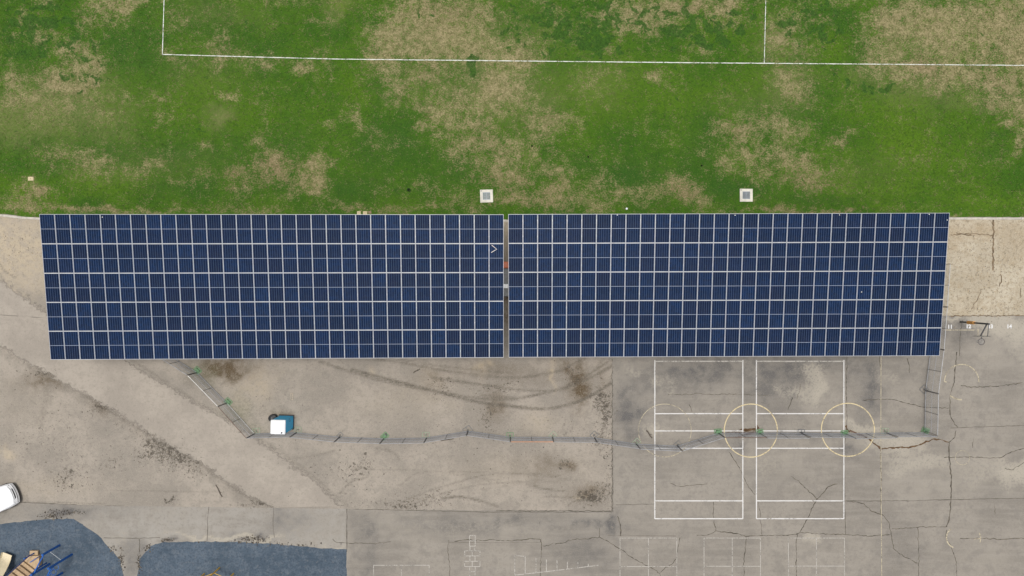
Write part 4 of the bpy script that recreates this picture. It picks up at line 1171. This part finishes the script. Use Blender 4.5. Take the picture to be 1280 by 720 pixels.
def nose_strip(name, z, dz, out, w, mat, bend=.15):
    """band wrapped round the nose"""
    rr = []
    for k in range(-10, 11):
        t = k / 10; y = t * w; x = out - bend * abs(t) ** 2.4
        rr.append([(x - .08, y, z - dz / 2), (x, y, z - dz / 2), (x - .012, y, z + dz / 2), (x - .10, y, z + dz / 2)])
    return MB().loft(rr).build(name, mat, car, smooth=True)
nose_strip('lower_bumper', .27, .12, 2.31, .76, plast_m)
nose_strip('front_bumper', .42, .14, 2.33, .78, car_paint)
nose_strip('lower_grille', .535, .06, 2.31, .76, plast_m)
nose_strip('grille_bar', .60, .05, 2.315, .76, car_paint)
gr = nose_strip('grille', .68, .08, 2.28, .72, plast_m)
nose_strip('bonnet_lip', .765, .05, 2.25, .70, car_paint)
for s in (-1, 1):
    rr = [[(2.10 - a * .5, s * (.60 + a * .16), .68), (2.12 - a * .5, s * (.62 + a * .17), .77), (2.02 - a * .5, s * (.60 + a * .17), .83), (2.0 - a * .5, s * (.55 + a * .16), .72)] for a in (0, .35, .7, 1)]
    MB().loft(rr).build('headlight', lampm, car, smooth=True)
    MB().box((.62, s * 1.0, 1.08), (.12, .2, .13)).build('wing_mirror', car_paint, car, bevel=.03)
    for x in (1.38, -1.40):
        e = link('wheel', MB().tube((x, s * .72, .32), (x, s * .93, .32), .32, 22).mesh('wheel', tyre_m, smooth=True), car)
        MB().tube((x, s * .925, .32), (x, s * .94, .32), .20, 16).build('rim', alu, e)
for x in (1.60,):
    MB().path([(1.02, -.62, 1.075), (1.0, 0, 1.10), (1.02, .62, 1.075)], .016, 6).build('wiper', plast_m, car)
MB().path([(2.1, -.66, .855), (2.19, -.4, .825), (2.215, 0, .82), (2.19, .4, .825), (2.1, .66, .855)], .012, 6).build('bonnet_gap', plast_m, car)

# ================================================================== PLAY STRUCTURES
play_blue = simple('blue_post_material', (.012, .095, .36), .45, var=.15, scale=3)
beige = simple('beige_deck_material', (.42, .30, .18), .7, var=.15, scale=4)
cream = simple('cream_slide_material', (.58, .50, .34), .45, var=.08, scale=2)
tanstep = simple('tan_step_material', (.34, .235, .14), .75, var=.2, scale=5)
yellow_m = simple('yellow_post_material', (.62, .38, .05), .5, var=.12, scale=3)
orig = G(20, 712)
PS = empty('play_structure', orig)
tag(PS, 'beige and blue play structure with slide and steps in the corner', 'play structure')
def L_(px, py, z): return G(px, py, z) - orig
def slab(name, corners, z, t, mat):
    P = [L_(x, y, z) for x, y in corners]
    return MB().prism([(p.x, p.y) for p in reversed(P)], z - t, z).build(name, mat, PS, bevel=.015)
slab('low_step', [(37, 688.6), (47.2, 688.6), (47.2, 694.3), (37, 694.3)], .25, .2, beige)
slab('transfer_platform', [(33.5, 695), (49, 695), (48.5, 709.5), (43, 713), (28.5, 702)], .45, .38, beige)
for k, (x, y) in enumerate([(28.5, 702), (24, 706.5), (19, 711), (14, 716), (9, 721)]):
    dx, dy = 14.5, 11
    slab('stair_tread', [(x, y), (x + dx, y + dy), (x + dx - 5.2, y + dy + 4.6), (x - 5.2, y + 4.6)], .62 + .19 * k, .12, tanstep if k % 2 else beige)
slab('deck', [(-22, 727), (0, 721), (16, 738), (-6, 750)], 1.55, .12, beige)
for a, b in (((35.5, 695.5), (6, 722)), ((49, 709), (26, 729))):
    pa, pb = L_(*a, .9), L_(*b, 1.9)
    up = Vector((0, 0, .28))
    mb = MB(); off = Vector((.05, .05, 0))
    mb.quadbox([pa - up - off, pb - up - off, pb - up + off, pa - up + off, pa + up - off, pb + up - off, pb + up + off, pa + up + off])
    mb.build('stair_panel', play_blue, PS, bevel=.01)
    MB().tube((pa.x, pa.y, 0), pa + Vector((0, 0, .5)), .05, 10).build('stair_post', play_blue, PS, smooth=True)
pa, pb = L_(37.5, 703, .8), L_(46, 697.5, .8)
MB().path([Vector((pa.x, pa.y, .45)), pa, pb, Vector((pb.x, pb.y, .45))], .03, 8).build('grab_rail', play_blue, PS, smooth=True)
# slide: trough descending towards the upper left
rr = []
path_s = [((-6, 722), 1.55), ((-1, 716), 1.30), ((3, 709), .95), ((6, 703), .62), ((8.5, 697), .42), ((9.5, 692.5), .38)]
for (x, y), z in path_s:
    c0 = L_(x, y, z); side = Vector((.93, -.36, 0)).normalized() * .42
    rr.append([c0 - side + Vector((0, 0, .16)), c0 - side * .86 + Vector((0, 0, 0.0)), c0, c0 + side * .86, c0 + side + Vector((0, 0, .16)), c0 + side * 1.02 + Vector((0, 0, .12)), c0 + side * .8 - Vector((0, 0, .05)), c0 - side * .8 - Vector((0, 0, .05)), c0 - side * 1.02 + Vector((0, 0, .12))])
MB().loft(rr).build('slide', cream, PS, smooth=True)
for x, y in ((-18, 722), (4, 716), (20, 730), (-2, 742)):
    p = L_(x, y, 0); MB().tube((p.x, p.y, 0), (p.x, p.y, 3.0), .065, 12).build('deck_post', play_blue, PS, smooth=True)
# blue climber
orig2 = G(74, 700)
BC = empty('blue_climber', orig2)
tag(BC, 'blue metal climber with tall posts beside the beige steps', 'climber')
def L2(px, py, z=0): 
    v = G(px, py) - orig2; return Vector((v.x, v.y, z))
posts = [((74.5, 681.5), 2.1), ((90, 693), 2.9), ((78, 716), 2.6), ((62, 705), 2.2)]
for (p, h) in posts:
    a = L2(*p)
    MB().tube((a.x, a.y, 0), (a.x, a.y, h), .09, 12).build('post', play_blue, BC, smooth=True)
    MB().tube((a.x, a.y, h), (a.x, a.y, h + .05), .09, 12, .05).build('post_cap', play_blue, BC, smooth=True)
cablem = simple('cable_material', (.38, .40, .42), .5, .4)
MB().tube(L2(74.5, 681.5, 1.3), L2(90, 693, 1.3), .014, 6).build('cross_cable', cablem, BC)
MB().tube(L2(90, 693, 2.5), L2(78, 716, 2.4), .05, 8).build('beam', play_blue, BC, smooth=True)
MB().tube(L2(74.5, 681.5, 1.9), L2(62, 705, 1.9), .05, 8).build('beam', play_blue, BC, smooth=True)
for k in range(3):
    t = (k + 1) / 4; a = L2(90, 693, 2.2).lerp(L2(78, 716, 2.2), t)
    pts = [(a.x + .2 * math.cos(6.283 * j / 16), a.y + .2 * math.sin(6.283 * j / 16), 1.7) for j in range(17)]
    MB().path(pts, .022, 6).build('hand_loop', play_blue, BC, smooth=True)
    MB().tube((a.x, a.y + .2, 1.7), (a.x, a.y + .05, 2.45), .018, 6).build('loop_hanger', play_blue, BC)
# yellow climber
orig3 = G(274, 722)
YC = empty('yellow_climber', orig3)
tag(YC, 'yellow post climber on the right blue play surface, cut by the frame', 'climber')
pp = [(255.5, 717), (274.5, 709.4), (292, 716.8), (296, 734), (274, 744), (252, 735)]
tops = []
for p in pp:
    v = G(*p) - orig3
    MB().tube((v.x, v.y, 0), (v.x, v.y, 2.3), .055, 12).build('post', yellow_m, YC, smooth=True)
    tops.append(Vector((v.x, v.y, 2.2)))
for k in range(6):
    MB().tube(tops[k], tops[(k + 1) % 6], .04, 8).build('top_rail', yellow_m, YC, smooth=True)
    MB().tube(tops[k] - Vector((0, 0, 1.1)), tops[(k + 1) % 6] - Vector((0, 0, 1.1)), .025, 8).build('rung', yellow_m, YC, smooth=True)

# ================================================================== BASKETBALL HOOP
orig4 = G(1200.5, 402.3)
BH = empty('basketball_hoop', orig4)
tag(BH, 'basketball hoop with dark pole and orange pad at the sand edge', 'basketball hoop')
MB().tube((0, 0, 0), (0, 0, 3.45), .065, 14).build('pole', dark_m, BH, smooth=True)
padm = simple('orange_pad_material', (.62, .30, .07), .7, var=.15)
MB().tube((0, 0, .95), (0, 0, 1.70), .12, 14).build('pad', padm, BH, smooth=True)
rimc = G(1226.8, 427.2, 3.05) - orig4
by = rimc.y + .42
MB().tube((0, 0, 3.2), (rimc.x - .0, by, 2.95), .05, 8).build('arm', dark_m, BH, smooth=True)
MB().tube((0, 0, 3.4), (rimc.x + .05, by, 3.65), .025, 8).build('brace', dark_m, BH, smooth=True)
boardm = simple('grey_board_material', (.20, .188, .168), .7, var=.15)
pts = [(rimc.x - .5, 2.85), (rimc.x + .5, 2.85), (rimc.x + .55, 3.2), (rimc.x + .40, 3.5), (rimc.x + .2, 3.62), (rimc.x - .2, 3.62), (rimc.x - .40, 3.5), (rimc.x - .55, 3.2)]
mb = MB(); mb.loft([[(x, by - .0, z) for x, z in pts], [(x, by - .03, z) for x, z in pts]]); mb.build('backboard', boardm, BH)
ring = [(rimc.x + .225 * math.cos(6.283 * k / 24), rimc.y + .225 * math.sin(6.283 * k / 24), 3.05) for k in range(25)]
MB().path(ring, .022, 6).build('rim', simple('dark_rim_material', (.08, .07, .07), .6), BH, smooth=True)
MB().tube((rimc.x, by - .03, 3.05), (rimc.x, rimc.y + .22, 3.05), .035, 8).build('bracket', dark_m, BH)
netm = simple('net_material', (.55, .54, .54), .8)
mb = MB()
for k in range(12):
    a0, a1 = 6.283 * k / 12, 6.283 * (k + .5) / 12
    for s in (1, -1):
        mb.tube((rimc.x + .21 * math.cos(a0), rimc.y + .21 * math.sin(a0), 3.04), (rimc.x + .12 * math.cos(a0 + s * .52), rimc.y + .12 * math.sin(a0 + s * .52), 2.66), .011, 4, caps=False)
mb.build('net', netm, BH)

# ================================================================== SMALL THINGS
basin_m = simple('basin_concrete_material', (.55, .53, .46), .9, var=.15, scale=3, bump=.2)
grate_m = simple('grate_material', (.22, .24, .28), .5, .3, var=.2, scale=6)
hole_m = simple('drain_hole_material', (.015, .015, .016), .95)
def basin(px, py, label):
    e = empty('drain_inlet', G(px, py), random.uniform(-.03, .03))
    tag(e, label, 'drain inlet', 'drain inlets in the lawn')
    o_, i_ = .49, .29
    mb = MB()
    for a, b, c_, d_ in ((-o_, o_, i_, o_), (-o_, o_, -o_, -i_), (-o_, -i_, -i_, i_), (i_, o_, -i_, i_)):
        mb.box(((a + b) / 2, (c_ + d_) / 2, .03), (b - a - (.001 if a == -i_ else 0), d_ - c_, .14))
    mb.build('concrete_collar', basin_m, e)
    MB().box((0, 0, -.005), (.575, .575, .02)).build('drain_floor', hole_m, e)
    g = empty('grate', (0, 0, 0)); 
    bpy.data.objects.remove(g)
    fr_ = MB()
    for s in (-1, 1):
        fr_.box((s * .275, 0, .07), (.03, .58, .03)); fr_.box((0, s * .275, .07), (.52, .03, .03))
    g = fr_.build('grate', grate_m, e)
    for k in range(9):
        MB().box((-.216 + .054 * k, 0, .07), (.026 if k != 4 else .036, .52, .026)).build('bar', grate_m, g)
    MB().tube((-.40, .40, .1), (-.40, .40, .106), .035, 10).build('lifting_hole', hole_m, e)
basin(608.2, 245.2, 'concrete drain inlet with steel grate in the lawn above the canopy gap')
basin(932.4, 244.2, 'concrete drain inlet with steel grate in the lawn above the right canopy')
valve_m = simple('valve_box_material', (.50, .42, .26), .8, var=.12)
def valve(px, py, w_, d_, label, mat=valve_m):
    e = empty('valve_box', G(px, py), 0)
    tag(e, label, 'valve box', 'irrigation valve boxes in the lawn')
    MB().box((0, 0, .03), (w_, d_, .13)).build('box_rim', mat, e, bevel=.015)
    MB().box((0, 0, .10), (w_ * .8, d_ * .76, .02)).build('lid', mat, e, bevel=.006)
    MB().box((0, 0, .115), (w_ * .25, .03, .008)).build('lid_slot', clod2, e)
valve(39.3, 223.6, .42, .29, 'small cream valve box alone in the lawn at far left')
valve(448.8, 266.3, .28, .26, 'left of two cream valve boxes at the left canopy\'s top edge')
valve(456.6, 266.3, .31, .26, 'right of two cream valve boxes at the left canopy\'s top edge')
valve(462.6, 265.6, .22, .2, 'brown valve box beside the cream pair', simple('brown_box_material', (.24, .17, .10), .8))
e = empty('sprinkler_cap', G(783.2, 261)); tag(e, 'tiny white cap in the lawn just above the right canopy', 'cap')
MB().tube((0, 0, 0), (0, 0, .08), .085, 14).build('riser', roof_p, e, smooth=True)
rings = [[(r_ * math.cos(6.283 * k / 14), r_ * math.sin(6.283 * k / 14), z) for k in range(14)] for z, r_ in ((.081, .085), (.12, .075), (.145, .045), (.155, .01))]
MB().loft(rings).build('dome', roof_p, e, smooth=True)
# weed clumps
weed_m = simple('weed_leaf_material', (.026, .058, .018), .8, var=.4, scale=10)
stem_m = simple('weed_stem_material', (.05, .06, .02), .8)
def weed(px, py, r_, label, z0=.03):
    e = empty('weed', G(px, py)); tag(e, label, 'weed', 'dark weeds in the lawn')
    mb = MB()
    for k in range(70):
        a = random.uniform(0, 6.283); d = r_ * random.random() ** .6; t = random.uniform(.4, 1.0)
        b = Vector((math.cos(a) * d * .5, math.sin(a) * d * .5, z0 + .02)); tip = Vector((math.cos(a + random.uniform(-.5, .5)) * d, math.sin(a) * d, z0 + .16 * t))
        sd = Vector((-math.sin(a), math.cos(a), 0)) * .028
        m_ = b.lerp(tip, .55) + Vector((0, 0, .03))
        mb.face([b, m_ + sd, tip, m_ - sd])
    mb.build('leaves', weed_m, e)
    MB().tube((0, 0, 0), (0, 0, z0 + .1), .015, 6, .006).build('stem', stem_m, e)
weed(511.2, 237.6, .17, 'dark weed clump in the lawn left of the nearer drain inlet')
weed(735, 196, .075, 'small dark weed in the lawn above the right canopy\'s left part')
weed(877, 207, .075, 'small dark weed in the lawn left of the far drain inlet')
weed(665, 183, .075, 'small dark weed in the dry lawn patch above the gap')
# odd sticks and boards
stick_m = simple('stick_material', (.085, .070, .055), .9, var=.3)
pale_wood = simple('pale_wood_material', (.36, .31, .24), .85, var=.2, scale=8)
def stick(name, a, b, r_, label, mat, cat):
    A, B = G(*a), G(*b); c_ = (A + B) / 2
    e = empty(name, c_ + Vector((0, 0, .014))); tag(e, label, cat)
    A, B = A - c_, B - c_
    up = Vector((0, 0, r_)); d = (B - A).normalized(); n_ = Vector((-d.y, d.x, 0)) * r_ * .6
    MB().path([A + up, A.lerp(B, .3) + up + n_, A.lerp(B, .7) + up - n_, B + up], r_, 7).build('shaft', mat, e, smooth=True)
    MB().tube(A.lerp(B, .55) + up, A.lerp(B, .7) + up + n_ * 4, r_ * .6, 6).build('knot', mat, e)
stick('stick', (517, 465.8), (525, 461), .035, 'dark stick on the dirt below the left canopy', stick_m, 'stick')
stick('stick', (270, 606), (278, 621), .035, 'dark stick near the lower end of the diagonal path', stick_m, 'stick')
stick('stick', (808, 538), (815, 547.3), .045, 'dark stick inside the faded yellow circle', stick_m, 'stick')
stick('stick', (551, 551), (567, 548.3), .03, 'dark rod lying along the fence before the bend', stick_m, 'rod')
stick('stick', (1062, 538.5), (1079, 545), .05, 'brown stick lying inside the second yellow circle', rust_m, 'stick')
stick('stick', (922, 546), (945, 540), .045, 'brown board on the ground inside the first yellow circle', rust_m, 'board')
e = empty('pale_board', G(365, 495.5) + Vector((0, 0, .014)), .05); tag(e, 'short pale board lying on the dirt above the toilet', 'board')
for s in (-1, 1):
    MB().box((s * .07, 0, .02), (.035, .52, .03)).build('plank', pale_wood, e)
    MB().box((0, s * .24, .045), (.17, .04, .02)).build('cleat', pale_wood, e)

# lift machine parked below the gap between the canopies
orange_p = simple('orange_machine_paint_material', (.55, .13, .05), .5, var=.2)
LFt = empty('lift_machine', G(632.5, 352) + Vector((0, 0, .014)), 0)
tag(LFt, 'dark lift machine with orange nose glimpsed in the gap between canopies', 'machine')
MB().box((0, 0, .55), (1.1, 2.3, .4)).build('chassis', gsteel_m, LFt, bevel=.03)
MB().box((0, 1.25, .65), (1.0, .5, .7)).build('nose', orange_p, LFt, bevel=.06)
MB().box((0, -.1, 1.25), (1.0, 2.0, .1)).build('platform', gsteel_m, LFt, bevel=.01)
MB().box((0, -.35, 1.37), (.34, .3, .14)).build('control_box', roof_p, LFt, bevel=.02)
for sx in (-1, 1):
    for y in (-.8, .8):
        MB().tube((sx * .45, y, .32), (sx * .62, y, .32), .32, 18).build('wheel', tyre_m, LFt, smooth=True)
    mb = MB()
    mb.tube((sx * .47, -1.05, 1.3), (sx * .47, -1.05, 2.2), .025, 8).tube((sx * .47, .85, 1.3), (sx * .47, .85, 2.2), .025, 8).tube((sx * .47, -1.05, 2.2), (sx * .47, .85, 2.2), .025, 8)
    mb.build('guard_rail', orange_p, LFt, smooth=True)
    MB().tube((sx * .35, -.8, .7), (sx * .35, .7, 1.2), .04, 8).tube((sx * .35, -.8, 1.2), (sx * .35, .7, .7), .04, 8).build('scissor_arm', orange_p, LFt)
